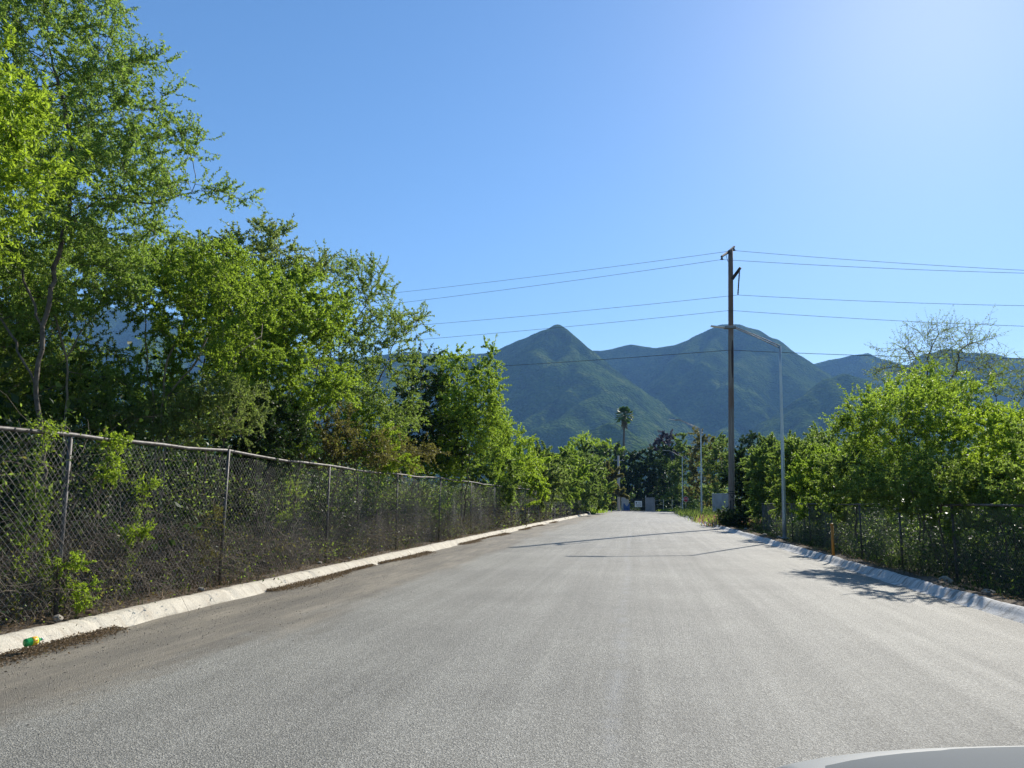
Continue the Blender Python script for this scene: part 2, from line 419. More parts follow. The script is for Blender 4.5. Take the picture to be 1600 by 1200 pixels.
# ================================================================== SETTING
def build_ground():
    MB().add([(-9000, -3000, -.62), (9000, -3000, -.62), (9000, 14000, -.62), (-9000, 14000, -.62)], [(0, 1, 2, 3)]).build('ground', FIELD)['kind'] = 'structure'
    # road with UV = metres (u from left kerb, v along)
    ys = np.concatenate([np.arange(-14, 30, .5), np.arange(30, 129, 1.5)]); nu = 23; V = []; U = []
    for y in ys:
        for i in range(nu):
            t = i/(nu-1); x = XL(y)-.02 + (XR(y)-XL(y)+.04)*t; V.append((x, y, .05*math.sin(math.pi*t)-.0)); U.append((t*11.05, y))
    ny = len(ys); i, j = np.meshgrid(np.arange(ny-1), np.arange(nu-1), indexing='ij'); a = (i*nu+j).ravel()
    Fq = np.stack([a, a+1, a+nu+1, a+nu], 1); o = np_mesh('road', np.array(V), Fq, ASPHALT, smooth=True); o['kind'] = 'structure'
    uv = o.data.uv_layers.new(name='UVMap'); U = np.array(U, dtype=np.float32); li = np.zeros(len(o.data.loops), dtype=np.int32)
    o.data.loops.foreach_get('vertex_index', li); uv.data.foreach_set('uv', U[li].ravel())
    # verges
    for side in (-1, 1):
        offs = [.26, .5, .8, 1.2, 1.7, 2.3, 3.2, 5, 9, 16, 30, 70]; V = []
        for y in np.arange(-14, 132, .8):
            for k, of in enumerate(offs):
                x = XL(y)-of if side < 0 else XR(y)+(of if k else .18); z = zl(of) if side < 0 else zr(of)
                z += .035*math.sin(y*2.1+of*3)*math.sin(y*.83+of*5)*(k > 0) + (.03*RNG.uniform(-1, 1) if 0 < k < 8 else 0); V.append((x, y, z - (.02 if k == 0 else 0)))
        nu2 = len(offs); ny2 = len(V)//nu2; i, j = np.meshgrid(np.arange(ny2-1), np.arange(nu2-1), indexing='ij'); a = (i*nu2+j).ravel()
        Fq = np.stack([a, a+1, a+nu2+1, a+nu2], 1); Fq = Fq if side > 0 else Fq[:, ::-1]
        np_mesh('verge', np.array(V), Fq, SOIL, smooth=True)['kind'] = 'structure'
    # dusty cross street beyond the end of the asphalt
    m = MB(); m.add([(-30, 128.6, -.02), (80, 123, -.02), (80, 134, .03), (-30, 140, .03)], [(0, 1, 2, 3)]); m.build('cross_street', DUSTY)['kind'] = 'structure'
build_ground()

def build_kerbs():
    rng = np.random.default_rng(5)
    for side, mat, y0, y1 in ((-1, KERB_L, -6, 118), (1, KERB_R, -6, 95)):
        prof = [(-.13, .006), (-.04, .012), (.0, .03), (.035, .075), (.085, .125), (.15, .148), (.22, .152), (.29, .148), (.31, .10), (.31, -.06)]
        if side > 0: prof = [(-.2, .006), (-.10, .012), (.0, .028), (.035, .07), (.075, .115), (.12, .142), (.16, .148), (.19, .14), (.20, .1), (.20, -.06)]
        ys = []; y = y0
        while y < y1: ys.append(y); y += .07 if y < 26 else (.25 if y < 60 else .8)
        V = []; seg = 3.0 if side < 0 else 2.4; k = len(prof); lump = rng.normal(size=4000)
        for q, y in enumerate(ys):
            ph = (y/seg) % 1; joint = math.exp(-((ph-.0)/.012)**2)+math.exp(-((ph-1)/.012)**2)
            wav = (math.sin(y*1.3)*.004 + math.sin(y*3.1+1)*.003)*(1 if side < 0 else 2.2) + (rng.normal()*.004 if y < 30 else 0)
            rib = 0 if side < 0 else (max(0, math.sin(y*7.1+4*math.sin(y*1.3)+2*math.sin(y*3.9)))**2)*.02*(1 if (math.sin(y*.9)+math.sin(y*.37+1)) > -.4 else .2)
            lip = .04*math.sin(y*1.9)+.04*math.sin(y*4.3+2)+.07*math.sin(y*.7) + rng.normal()*.008
            for i, (o_, z) in enumerate(prof):
                oo = o_; zz = z
                if i == 0: oo = (-.10 if side < 0 else -.17) + (lip*.9 if side < 0 else lip*.7) ; zz = -.03
                if i == 1: oo = min(-.01, (-.03 if side < 0 else -.09)+lip*.3); zz = .008
                if 2 <= i <= 5: oo -= rib; 
                if i > 1: zz += wav*.6 - joint*.04; oo += wav
                dx = side*oo; x = (XL(y) if side < 0 else XR(y)) + dx; V.append((x, y, zz))
        n = len(ys); i, j = np.meshgrid(np.arange(n-1), np.arange(k-1), indexing='ij'); a = (i*k+j).ravel(); Fq = np.stack([a, a+1, a+k+1, a+k], 1)
        if side > 0: Fq = Fq[:, ::-1]
        o = np_mesh('kerb', np.array(V), Fq, mat, smooth=True); o['kind'] = 'structure'
build_kerbs()

# ------------------------------------------------------------------ mountains: ridges with falling flanks
def vnoise(x, y, seed):
    rng = np.random.default_rng(seed); T = rng.uniform(-1, 1, (256, 256)); xi = np.floor(x).astype(int); yi = np.floor(y).astype(int)
    fx = x-xi; fy = y-yi; fx = fx*fx*(3-2*fx); fy = fy*fy*(3-2*fy); g = lambda a, b: T[a % 256, b % 256]
    return (g(xi, yi)*(1-fx)+g(xi+1, yi)*fx)*(1-fy)+(g(xi, yi+1)*(1-fx)+g(xi+1, yi+1)*fx)*fy
MT = {
 0: [ # near pyramid and its spurs
  [(1140, 760, 1900), (1080, 715, 2050), (1020, 668, 2250), (975, 622, 2450), (930, 572, 2700), (898, 535, 2850), (865, 508, 2950), (835, 521, 3050), (800, 540, 3150), (765, 551, 3250), (700, 556, 3300), (640, 550, 3300), (560, 560, 3300), (420, 545, 3300), (250, 490, 3300), (60, 470, 3300), (-200, 480, 3300)],
  [(898, 535, 2850), (870, 565, 2760), (838, 600, 2660), (800, 640, 2540)],
  [(865, 508, 2950), (836, 545, 2860), (805, 580, 2780), (770, 620, 2650)],
  [(925, 565, 2700), (895, 610, 2560), (845, 645, 2430), (790, 680, 2300)],
  [(960, 606, 2500), (915, 630, 2400), (868, 655, 2280), (820, 688, 2150), (780, 715, 2050)],
  [(820, 530, 3090), (795, 570, 2950), (760, 600, 2850)], [(250, 490, 3300), (220, 560, 2800)], [(640, 550, 3300), (600, 600, 2900)],
  [(1000, 648, 2330), (985, 690, 2150), (960, 720, 2000)],
  [(905, 545, 2810), (935, 600, 2600), (950, 650, 2400), (960, 690, 2250)],
  [(880, 520, 2900), (905, 580, 2700), (920, 640, 2450)],
 ],
 1: [ # small wooded hill in front
  [(790, 755, 1500), (850, 722, 1600), (900, 694, 1650), (945, 668, 1700), (962, 662, 1700), (1000, 688, 1700), (1050, 722, 1700), (1100, 750, 1700)],
  [(945, 668, 1700), (925, 705, 1600)], [(985, 680, 1700), (990, 712, 1600)],
 ],
 2: [ # second peak
  [(900, 548, 3700), (940, 546, 3650), (985, 538, 3600), (1022, 544, 3550), (1055, 538, 3500), (1100, 522, 3400), (1128, 509, 3350), (1152, 506, 3350), (1178, 514, 3350), (1205, 528, 3350), (1240, 552, 3300), (1275, 580, 3200), (1310, 610, 3100), (1350, 650, 3000)],
  [(1100, 522, 3400), (1068, 560, 3200), (1035, 598, 3050), (1010, 625, 2950)],
  [(1128, 509, 3350), (1095, 565, 3100), (1060, 600, 2980), (1025, 635, 2850)],
  [(1140, 540, 3200), (1110, 590, 2980), (1070, 630, 2850), (1035, 665, 2700)],
  [(1160, 545, 3150), (1140, 600, 2900), (1105, 640, 2780), (1070, 680, 2600)],
  [(1185, 545, 3200), (1175, 610, 2900), (1140, 650, 2700), (1110, 690, 2500)],
  [(1205, 535, 3300), (1225, 580, 3100), (1215, 640, 2850), (1180, 690, 2600)],
  [(1240, 560, 3260), (1250, 600, 3050)],
 ],
 3: [ # right-hand spur
  [(1130, 735, 1900), (1180, 692, 2150), (1220, 655, 2280), (1262, 618, 2380), (1295, 594, 2450), (1320, 582, 2480), (1345, 590, 2500), (1385, 612, 2500), (1430, 640, 2500)],
  [(1300, 590, 2450), (1330, 650, 2250), (1340, 690, 2100)], [(1345, 590, 2500), (1390, 660, 2250)], [(1250, 630, 2350), (1270, 680, 2150)],
 ],
 4: [ # far right range
  [(1200, 600, 4000), (1262, 571, 4000), (1300, 562, 4000), (1352, 551, 4000), (1380, 560, 3950), (1418, 568, 3900), (1448, 549, 3850), (1475, 544, 3850), (1500, 551, 3850), (1540, 552, 3850), (1575, 560, 3850), (1620, 562, 3850), (1700, 570, 3850), (1900, 560, 3800), (2200, 580, 3800)],
  [(1352, 551, 4000), (1370, 600, 3600), (1385, 640, 3300)], [(1475, 544, 3850), (1460, 600, 3500), (1440, 650, 3200)], [(1540, 552, 3850), (1560, 610, 3500), (1550, 660, 3200)],
  [(1620, 562, 3850), (1620, 620, 3400)],
 ]}
def build_mountains():
    xs = np.arange(-3000, 3300, 12.5); ys = np.arange(1150, 4300, 12.5); X, Y = np.meshgrid(xs, ys); fl = {}
    wx = X + 45*vnoise(X/210, Y/210, 1) + 16*vnoise(X/70, Y/70, 2); wy = Y + 45*vnoise(X/210, Y/210, 3) + 16*vnoise(X/70, Y/70, 4)
    for k, ridges in MT.items():
        H = np.full(X.shape, -1e9); RR = 30
        for ri, rd in enumerate(ridges):
            pts = [P(q[0], q[1], q[2]*(1 if ri == 0 or qi == 0 else .955)) for qi, q in enumerate(rd)]; sl = .98 if ri else .84; arc = 0.0
            for a, b in zip(pts[:-1], pts[1:]):
                vx, vy = b[0]-a[0], b[1]-a[1]; L2 = vx*vx+vy*vy+1e-9
                ww = .35 if ri == 0 else .5
                qx = X*(1-ww)+wx*ww; qy = Y*(1-ww)+wy*ww
                t = np.clip(((qx-a[0])*vx+(qy-a[1])*vy)/L2, 0, 1)
                dd = np.hypot(qx-a[0]-t*vx, qy-a[1]-t*vy); hz = a[2]+(b[2]-a[2])*t
                sa = arc + t*math.sqrt(L2) + .35*dd*math.sin(ri+k) + 30*vnoise(X/120, Y/120, 50+k); arc += math.sqrt(L2); lam = 92 if ri == 0 else 70
                u_ = sa/lam; w_ = np.abs((u_ % 1)-.5)*2; gul = (w_**1.4)*(.6+.4*np.sin(u_*.9+k)); am = (62 if ri == 0 else 34)*np.clip((dd-18)/170, 0, 1)*np.clip(1.25-dd/900, .2, 1)
                H = np.maximum(H, hz - sl*(np.sqrt(dd*dd+RR**2)-RR) + am*(gul-.35))
        H = H + 3*vnoise(X/60, Y/60, 21+k) + 1.2*vnoise(X/28, Y/28, 31+k) + 10*(vnoise(X/150, Y/150, 9+k)-.2)
        fl[k] = H
    labels = ['pyramid shaped green mountain with a lit ridge, left of the utility pole', 'low wooded hill in front of the pyramid mountain behind the palm',
              'broad peaked blue green mountain behind the utility pole', 'dark triangular spur right of the nearest street lamp', 'distant low range on the right horizon']
    for k, H in fl.items():
        oth = np.max([fl[j] for j in fl if j != k], axis=0)
        keep = (H > 0) & (H > oth-30)
        nx = len(xs); i, j = np.meshgrid(np.arange(len(ys)-1), np.arange(nx-1), indexing='ij'); a = (i*nx+j).ravel()
        kf = keep.ravel(); m = kf[a] | kf[a+1] | kf[a+nx] | kf[a+nx+1]; a = a[m]; Fq = np.stack([a, a+1, a+nx+1, a+nx], 1)
        Hc = np.maximum(H, -1.0); V = np.stack([X.ravel(), Y.ravel(), Hc.ravel()], 1)
        u, inv = np.unique(Fq, return_inverse=True)
        o = np_mesh('mountain' if k != 1 else 'hill', V[u], inv.reshape(-1, 4), MOUNT, smooth=True); tag(o, labels[k], None, None, 'structure')
build_mountains()

# ------------------------------------------------------------------ haze
def build_haze():
    o = MB().box((-5200, -40, -2.0), (5200, 4600, 1150)).build('haze', [])
    s = NT('haze_air'); v = s.n('ShaderNodeVolumePrincipled'); v.inputs['Color'].default_value = (.25, .52, 1, 1); v.inputs['Density'].default_value = 1.05e-4
    v.inputs['Anisotropy'].default_value = .05; s.l(v.outputs[0], s.out.inputs['Volume']); o.data.materials.append(s.m); o['kind'] = 'stuff'; o['label'] = 'thin blue morning haze in the air'
build_haze()

# ================================================================== FENCES
def chain_mesh(line, zfun, H, cell, y0, y1, wr, name, parent, off):
    """zig-zag wires woven into diamonds, following line(y)"""
    L = y1-y0; n = int(L/cell); rows = int(H/(cell)); A = []; B = []
    yy = y0 + np.arange(n+1)*cell
    for k in range(rows*2):
        z0 = k*cell*.5; z1 = (k+1)*cell*.5; s = (k % 2)
        # every wire i swings between column i and i+1 half-cells, its neighbour mirrors it
        ya = yy + (cell*.5 if s else 0); yb = yy + (0 if s else cell*.5); yc = yy + (0 if s else -cell*.5)+(cell if s else 0)
        for a_, b_ in ((ya, yb), (ya, yc)):
            A.append(np.stack([line(a_), a_, zfun(a_)+z0], 1)); B.append(np.stack([line(b_), b_, zfun(b_)+z1], 1))
    A = np.concatenate(A); B = np.concatenate(B)
    bulge = lambda q: .03*np.sin(q[:, 1]*1.3+q[:, 2]*2)+.02*np.sin(q[:, 1]*3.7+1)
    A[:, 0] += bulge(A); B[:, 0] += bulge(B); r = np.full(len(A), wr)
    V, Fq = tubes_np(A-off, B-off, r, r, 3); return np_mesh(name, V, Fq, WIREM, parent)

def build_fences():
    zb = lambda y: np.full(np.shape(y), .13)
    off = np.array([FLX(9.2), 9.2, .1])
    fe = thing('chain_link_fence', 'tall rusty chain link fence along the left kerb with pipe top rail', 'fence', off)
    posts = [5.3, 9.2, 12.8, 17.2, 22.3, 27.2, 32.5, 37.8, 43, 48.3, 53.5, 59, 64, 69.5, 75, 80, 85.5, 91, 96, 101.5, 107, 112]
    H = 2.14; tops = {}
    rng = random.Random(4)
    for y in posts:
        dz = rng.uniform(-.035, .035); tops[y] = .13+H+dz
        MB().tube([np.array([FLX(y), y, -.1])-off, np.array([FLX(y)+rng.uniform(-.02, .02), y+rng.uniform(-.03, .03), tops[y]+.02])-off], .025, 10).build('post', RUSTY, fe, smooth=True)
    pts = []
    ya = [2.0]+posts
    for a, b in zip(ya[:-1], ya[1:]):
        za = tops.get(a, .13+H); zz = tops[b]
        for k in range(6):
            t = k/6; y = a+(b-a)*t; pts.append(np.array([FLX(y)+.012*math.sin(y*2.3), y, za+(zz-za)*t - .035*math.sin(math.pi*t)*(1 if rng.random() > .3 else .4)])-off)
    MB().tube(pts, .026, 8).build('top_rail', RUSTY, fe, smooth=True)
    chain_mesh(FLX, zb, H-.04, .09, 2.2, 34, .0015, 'wire_mesh', fe, off)
    chain_mesh(FLX, zb, H-.04, .12, 34, 113, .0018, 'wire_mesh', fe, off)
    # right-hand fence: rail just below eye level, on lower ground
    off = np.array([FRX(12), 12, -.3])
    fr = thing('chain_link_fence', 'lower chain link fence in shade behind the right kerb, overgrown by shrubs', 'fence', off)
    zt = lambda y: 1.50 + .012*math.sin(y*.9)
    zg = lambda y: np.full(np.shape(y), -.36)
    for y in [7.6, 10.6, 13.8, 17, 20.4, 24, 27.5, 31, 34.5, 38.5, 42.5]:
        MB().tube([np.array([FRX(y), y, -.5])-off, np.array([FRX(y), y, zt(y)+.03])-off], .028, 8).build('post', RUSTY, fr, smooth=True)
    MB().tube([np.array([FRX(y)+.01*math.sin(y*2), y, zt(y)])-off for y in np.arange(6, 43, .6)], .024, 8).build('top_rail', RUSTY, fr, smooth=True)
    chain_mesh(FRX, zg, 1.82, .085, 6, 42.5, .0018, 'wire_mesh', fr, off)
build_fences()

# ================================================================== UTILITY POLE, LAMPS, WIRES
def build_pole():
    Y = 47.5; b = P(1143, 822, Y); b[2] = .05; t = P(1141.5, 391, Y)
    o = thing('utility_pole', 'tall weathered wooden utility pole beside the right kerb, numbered in black paint', 'utility pole', b)
    n = 16; pts = [(t-b)*k/n for k in range(n+1)]
    MB().tube(pts, [.185-.035*k/n for k in range(n+1)], 16).build('shaft', POLEW, o, smooth=True)
    w = lambda px, py, dy=0: P(px, py, Y+dy)-b
    MB().tube([w(1127.5, 401, -1.6), w(1136, 395.5, -.35), w(1147, 385.5, 1.1)], [.07, .085, .07], 8).build('top_bracket', BRACKET, o)
    MB().tube([w(1144, 436, -.1), w(1150, 428, -.3), w(1157, 418, -.6)], [.11, .10, .085], 8).build('side_bracket', BRACKET, o)
    m = MB(); a, c = w(1155.5, 422, -.5), w(1153, 460, -.5); k = 14; ps = [a+(c-a)*i/(k*2) for i in range(k*2+1)]
    m.tube(ps, [.028 if i % 2 else .055 for i in range(k*2+1)], 8); m.build('insulator', BRACKET, o)
    for (x0, y0, x1, y1, dy) in ((1128, 402, 1128, 405.5, -1.6), (1146.5, 388, 1147, 391.5, .9)):
        m = MB(); m.tube([w(x0, y0, dy), w((x0+x1)/2, (y0+y1)/2, dy), w(x1, y1, dy)], [.05, .06, .11], 8); m.build('insulator', BRACKET, o)
    MB().tube([w(1134.5, 398, -.3), w(1136, 404, -.25), w(1137.4, 409, -.2)], .015, 6).build('jumper_wire', CABLE, o)
    # split bark wound by the lamp, steel straps, painted number
    m = MB(); axis = lambda z: ((t-b)*(z/(t-b)[2])); R = lambda z: .185-.035*z/(t-b)[2]+.004
    def patch(z0, z1, a0, a1, prof=None, ns=8, nz=10, rr=0):
        vs = []; fs = []
        for i in range(nz+1):
            z = z0+(z1-z0)*i/nz; wd = 1 if prof is None else prof(i/nz); c = axis(z)
            for j in range(ns+1):
                a_ = (a0+a1)/2 + (a1-a0)*wd*(j/ns-.5); vs.append((c[0]+(R(z)+rr)*math.sin(a_), c[1]-(R(z)+rr)*math.cos(a_), z))
        for i in range(nz):
            for j in range(ns): q = i*(ns+1)+j; fs.append((q, q+1, q+ns+2, q+ns+1))
        m.add(vs, fs)
    patch(9.2, 11.6, -.1, 1.0, lambda u: .25+.75*math.sin(math.pi*u)**.7); m.build('dark_scar', simple('scar_wood', (.05, .03, .025), .9), o)
    m = MB()
    for z in (2.02, 2.14): patch(z, z+.05, -1.6, 1.6, rr=.006, ns=16, nz=1)
    m.build('strap', BLACKP, o)
    m = MB()
    def stroke(p, q, wd=.055):     # strokes on the curved face in (angle*R, z)
        k = 5; vs = []; fs = []; d = Vector((q[0]-p[0], q[1]-p[1])); nn = Vector((-d.y, d.x)).normalized()*wd/2
        for i in range(k+1):
            for s_ in (-1, 1):
                u = p[0]+d.x*i/k+nn.x*s_; z = p[1]+d.y*i/k+nn.y*s_; a_ = u/.185; c = axis(z); vs.append((c[0]+(R(z)+.007)*math.sin(a_), c[1]-(R(z)+.007)*math.cos(a_), z))
        for i in range(k): fs.append((2*i, 2*i+1, 2*i+3, 2*i+2))
        m.add(vs, fs)
    stroke((-.10, 1.05), (-.10, 1.62)); stroke((-.15, 1.5), (-.10, 1.62))
    for p, q in (((.02, 1.62), (.13, 1.6)), ((.13, 1.6), (.12, 1.42)), ((.12, 1.42), (.06, 1.36)), ((.06, 1.36), (.15, 1.28)), ((.15, 1.28), (.14, 1.12)), ((.14, 1.12), (.02, 1.08))): stroke(p, q)
    stroke((-.14, 2.0), (-.02, 1.78)); stroke((.12, 2.0), (.0, 1.78)); m.build('painted_number', BLACKP, o)
    # wires: (left px,py,Y) - attachment - (right px,py,Y)
    wires = [((300, 487, 75), (1147, 391.5, 48.4), (1960, 436, 42), 'upper'), ((250, 512, 72), (1128, 405.5, 45.9), (1960, 432, 40), 'second'),
             ((300, 530, 72), (1153, 461, 47), (1960, 480, 42), 'third'), ((250, 556, 70), (1141, 485, 47.3), (1960, 518, 42), 'fourth'), ((300, 590, 70), (1141, 547, 47.3), (1960, 560, 42), 'lowest')]
    lab = {'upper': 'topmost thin wire running to the tip of the utility pole', 'second': 'thin wire just under the topmost one at the pole bracket',
           'third': 'wire hanging from the long insulator of the utility pole', 'fourth': 'wire crossing the pole just above the street lamp arm', 'lowest': 'lowest wire, crossing in front of the mountain peaks'}
    for a, c, d, nm in wires:
        pa, pc, pd = P(*a), P(*c), P(*d); pts = []
        for s0, s1, sag in ((pa, pc, .35), (pc, pd, .25)):
            for i in range(25):
                u = i/24; q = s0+(s1-s0)*u; q[2] -= sag*4*u*(1-u)*1.0; pts.append(q)
        mb = MB(); mb.tube(pts, 0.0125 if nm != 'lowest' else .017, 5); tag(mb.build('overhead_wire', CABLE), lab[nm], 'wire', 'overhead wires')
build_pole()

def build_lamps():
    Y = 32.2; b = P(1226, 840, Y); b[2] = .1; t = P(1218.5, 541, Y)-b
    o = thing('street_lamp', 'nearest tall grey street lamp, right of the utility pole', 'street lamp', b, 'street lamps on the right verge')
    MB().tube([t*k/10 for k in range(11)], [.085-.035*k/10 for k in range(11)], 12).build('post', LAMP_METAL, o, smooth=True)
    MB().box((-.15, -.15, -.03), (.15, .15, .03)).build('base_plate', LAMP_METAL, o, bevel=.008)
    dv = np.array([-1, .16, 0]); dv = dv/np.linalg.norm(dv)
    e = t + dv*1.85 + np.array([0, 0, .88])
    for k in (-1, 1):
        lo = t + np.array([0, 0, -.08 if k < 0 else .02]); hi = e+np.array([0, 0, -.03 if k < 0 else .03])
        MB().tube([lo, lo+(hi-lo)*.5+np.array([0, 0, .02]), hi], .022, 8).build('arm', LAMP_ARM, o, smooth=True)
    h0 = e; h1 = e+dv*1.0+np.array([0, 0, .08]); pr = np.array([.16, 1, 0])
    def head(p0, p1, w0, w1, th):
        m = MB(); vs = []
        for p, w_ in ((p0, w0), (p1, w1)):
            for s_ in (-1, 1):
                for z in (-th, th): vs.append(p+pr*w_*s_*.5+np.array([0, 0, z]))
        m.add(vs, [(0, 1, 3, 2), (4, 6, 7, 5), (0, 4, 5, 1), (2, 3, 7, 6), (0, 2, 6, 4), (1, 5, 7, 3)]); return m
    hd = head(h0-dv*.06, h0+dv*.42, .16, .24, .055).build('lamp_head', LAMP_DARK, o, bevel=.015)
    head(h0+dv*.42, h1, .25, .2, .022).build('lens', GLASS_LED, o, bevel=.006)
    for Y2, px, lb in ((70, 1096, 'middle street lamp, beside the pale weeds beyond the utility pole'), (112, 1066.5, 'farthest street lamp, next to the red stop sign')):
        q = P(px, 800, Y2); copy_thing(o, (q[0], Y2, .1), label=lb)
build_lamps()

def text_mesh(txt, size, ext, name, mat, parent, M):
    cu = bpy.data.curves.new(name, 'FONT'); cu.body = txt; cu.size = size; cu.extrude = ext; cu.align_x = 'CENTER'; cu.align_y = 'CENTER'
    tmp = bpy.data.objects.new(name+'_tmp', cu); COL.objects.link(tmp); bpy.context.view_layer.update()
    me = bpy.data.meshes.new_from_object(tmp.evaluated_get(bpy.context.evaluated_depsgraph_get())); bpy.data.objects.remove(tmp); me.transform(M)
    return link(name, me, mat, parent)

def build_signs():
    Y = 116; b = P(1072, 800, Y); b[2] = 0
    o = thing('stop_sign', 'small red octagonal stop sign on a thin post at the road end', 'sign', b)
    MB().tube([(0, .04, 0), (0, .04, 2.6)], .035, 8).build('post', GALV, o)
    c = 2.05
    def octo(r, y0, y1, nm, mat, zc=c):
        m = MB(); vs = [(r*math.sin(math.pi/8+k*math.pi/4), y, zc+r*math.cos(math.pi/8+k*math.pi/4)) for y in (y0, y1) for k in range(8)]
        m.add(vs, [tuple(range(8)), tuple(reversed(range(8, 16)))]+[(k, (k+1) % 8+0, (k+1) % 8+8, k+8) for k in range(8)]); return m.build(nm, mat, o)
    octo(.43, -.01, .005, 'white_border', WHITEP); octo(.39, -.022, -.0105, 'face', REDP)
    M = Matrix.Translation((0, -.03, c)) @ Matrix.Rotation(math.pi/2, 4, 'X'); text_mesh('ALTO', .30, .003, 'lettering', WHITEP, o, M)
    # yellow-orange marker post
    q = P(1302, 862, 20.8); q[2] = .0
    o = thing('marker_post', 'orange yellow marker post standing in front of the shaded right fence', 'marker post', q)
    m = MB(); m.tube([(0, 0, 0), (0, 0, .95)], .036, 12); m.build('post', YELP, o, smooth=True); MB().tube([(0, 0, .951), (0, 0, .985), (0, 0, 1.0)], [.045, .042, .018], 12).build('cap', YELP, o, smooth=True)
build_signs()

# ================================================================== GATE AND WALLS AT THE END
def build_end():
    Y = 137
    def at(px, z=0.0): q = P(px, 790, Y); return np.array([q[0], Y, z])
    # concrete pole
    b = at(967); b[1] = 134; t = P(967, 712, 134); o = thing('concrete_pole', 'pale concrete power pole at the road end, left of the gate', 'utility pole', (P(967, 790, 134)[0], 134, 0))
    MB().tube([(0, 0, 0), (0, 0, t[2])], [.28, .16], 10).build('shaft', simple('concrete_pole_grey', (.36, .35, .33), .9), o, smooth=True)
    m = MB(); m.box((-.9, -.06, t[2]-.9), (.9, .06, t[2]-.75)); m.build('crossarm', LAMP_DARK, o)
    for x in (-.75, .75): MB().tube([(x, 0, t[2]-.749), (x, 0, t[2]-.62), (x, 0, t[2]-.55)], [.05, .08, .03], 8).build('insulator', GALV, o)
    def panel(p0, p1, h, th, nm, label, cat, mat, cap=True):
        a, c = at(p0), at(p1); w_ = c[0]-a[0]; o = thing(nm, label, cat, ((a[0]+c[0])/2, Y, 0))
        MB().box((-w_/2, -th/2, -.3), (w_/2, th/2, h)).build('panel', mat, o, bevel=.02)
        if cap: MB().box((-w_/2-.05, -th/2-.04, h+.001), (w_/2+.05, th/2+.04, h+.1)).build('coping', WALLC, o)
        return o
    panel(971, 982, 2.55, .25, 'wall', 'pale grey wall panel with blue stain left of the gate', 'wall', simple('wall_pale', (.34, .34, .33), .9))
    o = panel(1009, 1022.5, 2.3, .3, 'wall', 'dark grey block wall right of the gate', 'wall', WALLC)
    # blue tarp patch leaning on the left panel
    a = at(979); m = MB(); vs = []; nx, nz = 8, 8
    for i in range(nx+1):
        for j in range(nz+1): vs.append((a[0]-.55+1.1*i/nx, Y-.16-.06*math.sin(i*1.7+j)-.2*(1-j/nz), .0+1.35*j/nz*(.8+.2*math.sin(i*.9+1))))
    fs = [(i*(nz+1)+j, (i+1)*(nz+1)+j, (i+1)*(nz+1)+j+1, i*(nz+1)+j+1) for i in range(nx) for j in range(nz)]
    ob = m.add(vs, fs).build('tarpaulin', simple('blue_plastic', (.02, .07, .2), .6), smooth=True); tag(ob, 'crumpled blue sheet leaning against the pale wall panel', 'tarpaulin')
    sd = ob.modifiers.new('s', 'SOLIDIFY'); sd.thickness = .02
    # double gate of dark bars
    a, c = at(982.5), at(1008.5); w_ = c[0]-a[0]; g = thing('gate', 'dark barred metal gate closing the end of the road', 'gate', ((a[0]+c[0])/2, Y, 0))
    dark = simple('gate_metal', (.025, .03, .035), .5, .3)
    for s_ in (-1, 1):
        m = MB(); x0, x1 = (-w_/2, -.02) if s_ < 0 else (.02, w_/2)
        for z in (.12, 1.1, 2.05): m.tube([(x0, 0, z), (x1, 0, z)], .035, 6)
        k = 12
        for i in range(k+1): x = x0+(x1-x0)*i/k; m.tube([(x, .045, .05), (x, .045, 2.15)], .02, 5)
        m.build('leaf', dark, g)
    for x in (-w_/2-.08, w_/2+.08): MB().tube([(x, 0, -.2), (x, 0, 2.7)], .08, 8).build('gate_post', GALV, g)
    q = P(997.5, 787.5, Y-.2); s_ = thing('notice_board', 'white notice board with dark emblem hung on the dark gate', 'sign', (q[0], q[1], q[2]))
    MB().box((-.63, -.015, -.52), (.63, .015, .52)).build('board', WHITEP, s_)
    m = MB(); m.tube([(-.36, -.017, .2), (-.36, -.03, .2)], .14, 16); m.build('emblem', BLACKP, s_)
    m = MB(); gm = simple('grey_print', (.22, .18, .16), .7)
    for (x0, x1, z0, z1) in ((-.08, .45, .2, .27), (.0, .5, .08, .14), (-.5, .5, -.16, -.08), (-.45, .1, -.3, -.24), (.2, .5, -.3, -.22), (-.3, .3, -.43, -.38)): m.box((x0, -.028, z0), (x1, -.016, z1))
    m.build('print', gm, s_)
    # wire fence right of the gate
    a, c = at(1023), at(1064); fo = thing('wire_fence', 'low post and wire fence right of the gate under dark trees', 'fence', (a[0], Y, 0)); w_ = c[0]-a[0]
    for i in range(4): MB().tube([(w_*i/3, 0, -.2), (w_*i/3, 0, 2.1)], .06, 6).build('post', GALV, fo)
    m = MB()
    for z in (.6, 1.15, 1.9): m.tube([(0, 0, z), (w_/2, 0, z-.04), (w_, 0, z)], .018, 4)
    m.build('wires', GALV, fo)
    # corrugated wall on the right behind the utility pole
    p0, p1 = P(1113, 790, 84), P(1172, 790, 78); o = thing('corrugated_wall', 'grey corrugated sheet wall behind the base of the utility pole', 'wall', p0*np.array([1, 1, 0])+np.array([0, 0, -.3]))
    d = (p1-p0); L = math.hypot(d[0], d[1]); n = 90; vs = []; u = np.array([d[0]/L, d[1]/L, 0]); nn = np.array([u[1], -u[0], 0])
    for i in range(n+1):
        for z in (0, 2.75): q = u*L*i/n + nn*.035*math.sin(i*1.57); vs.append((q[0], q[1], z))
    ob = MB().add(vs, [(2*i, 2*i+2, 2*i+3, 2*i+1) for i in range(n)]).build('sheets', simple('zinc_sheet', (.30, .32, .34), .5, .3, var=.2, scale=1), o); sd = ob.modifiers.new('s', 'SOLIDIFY'); sd.thickness = .01
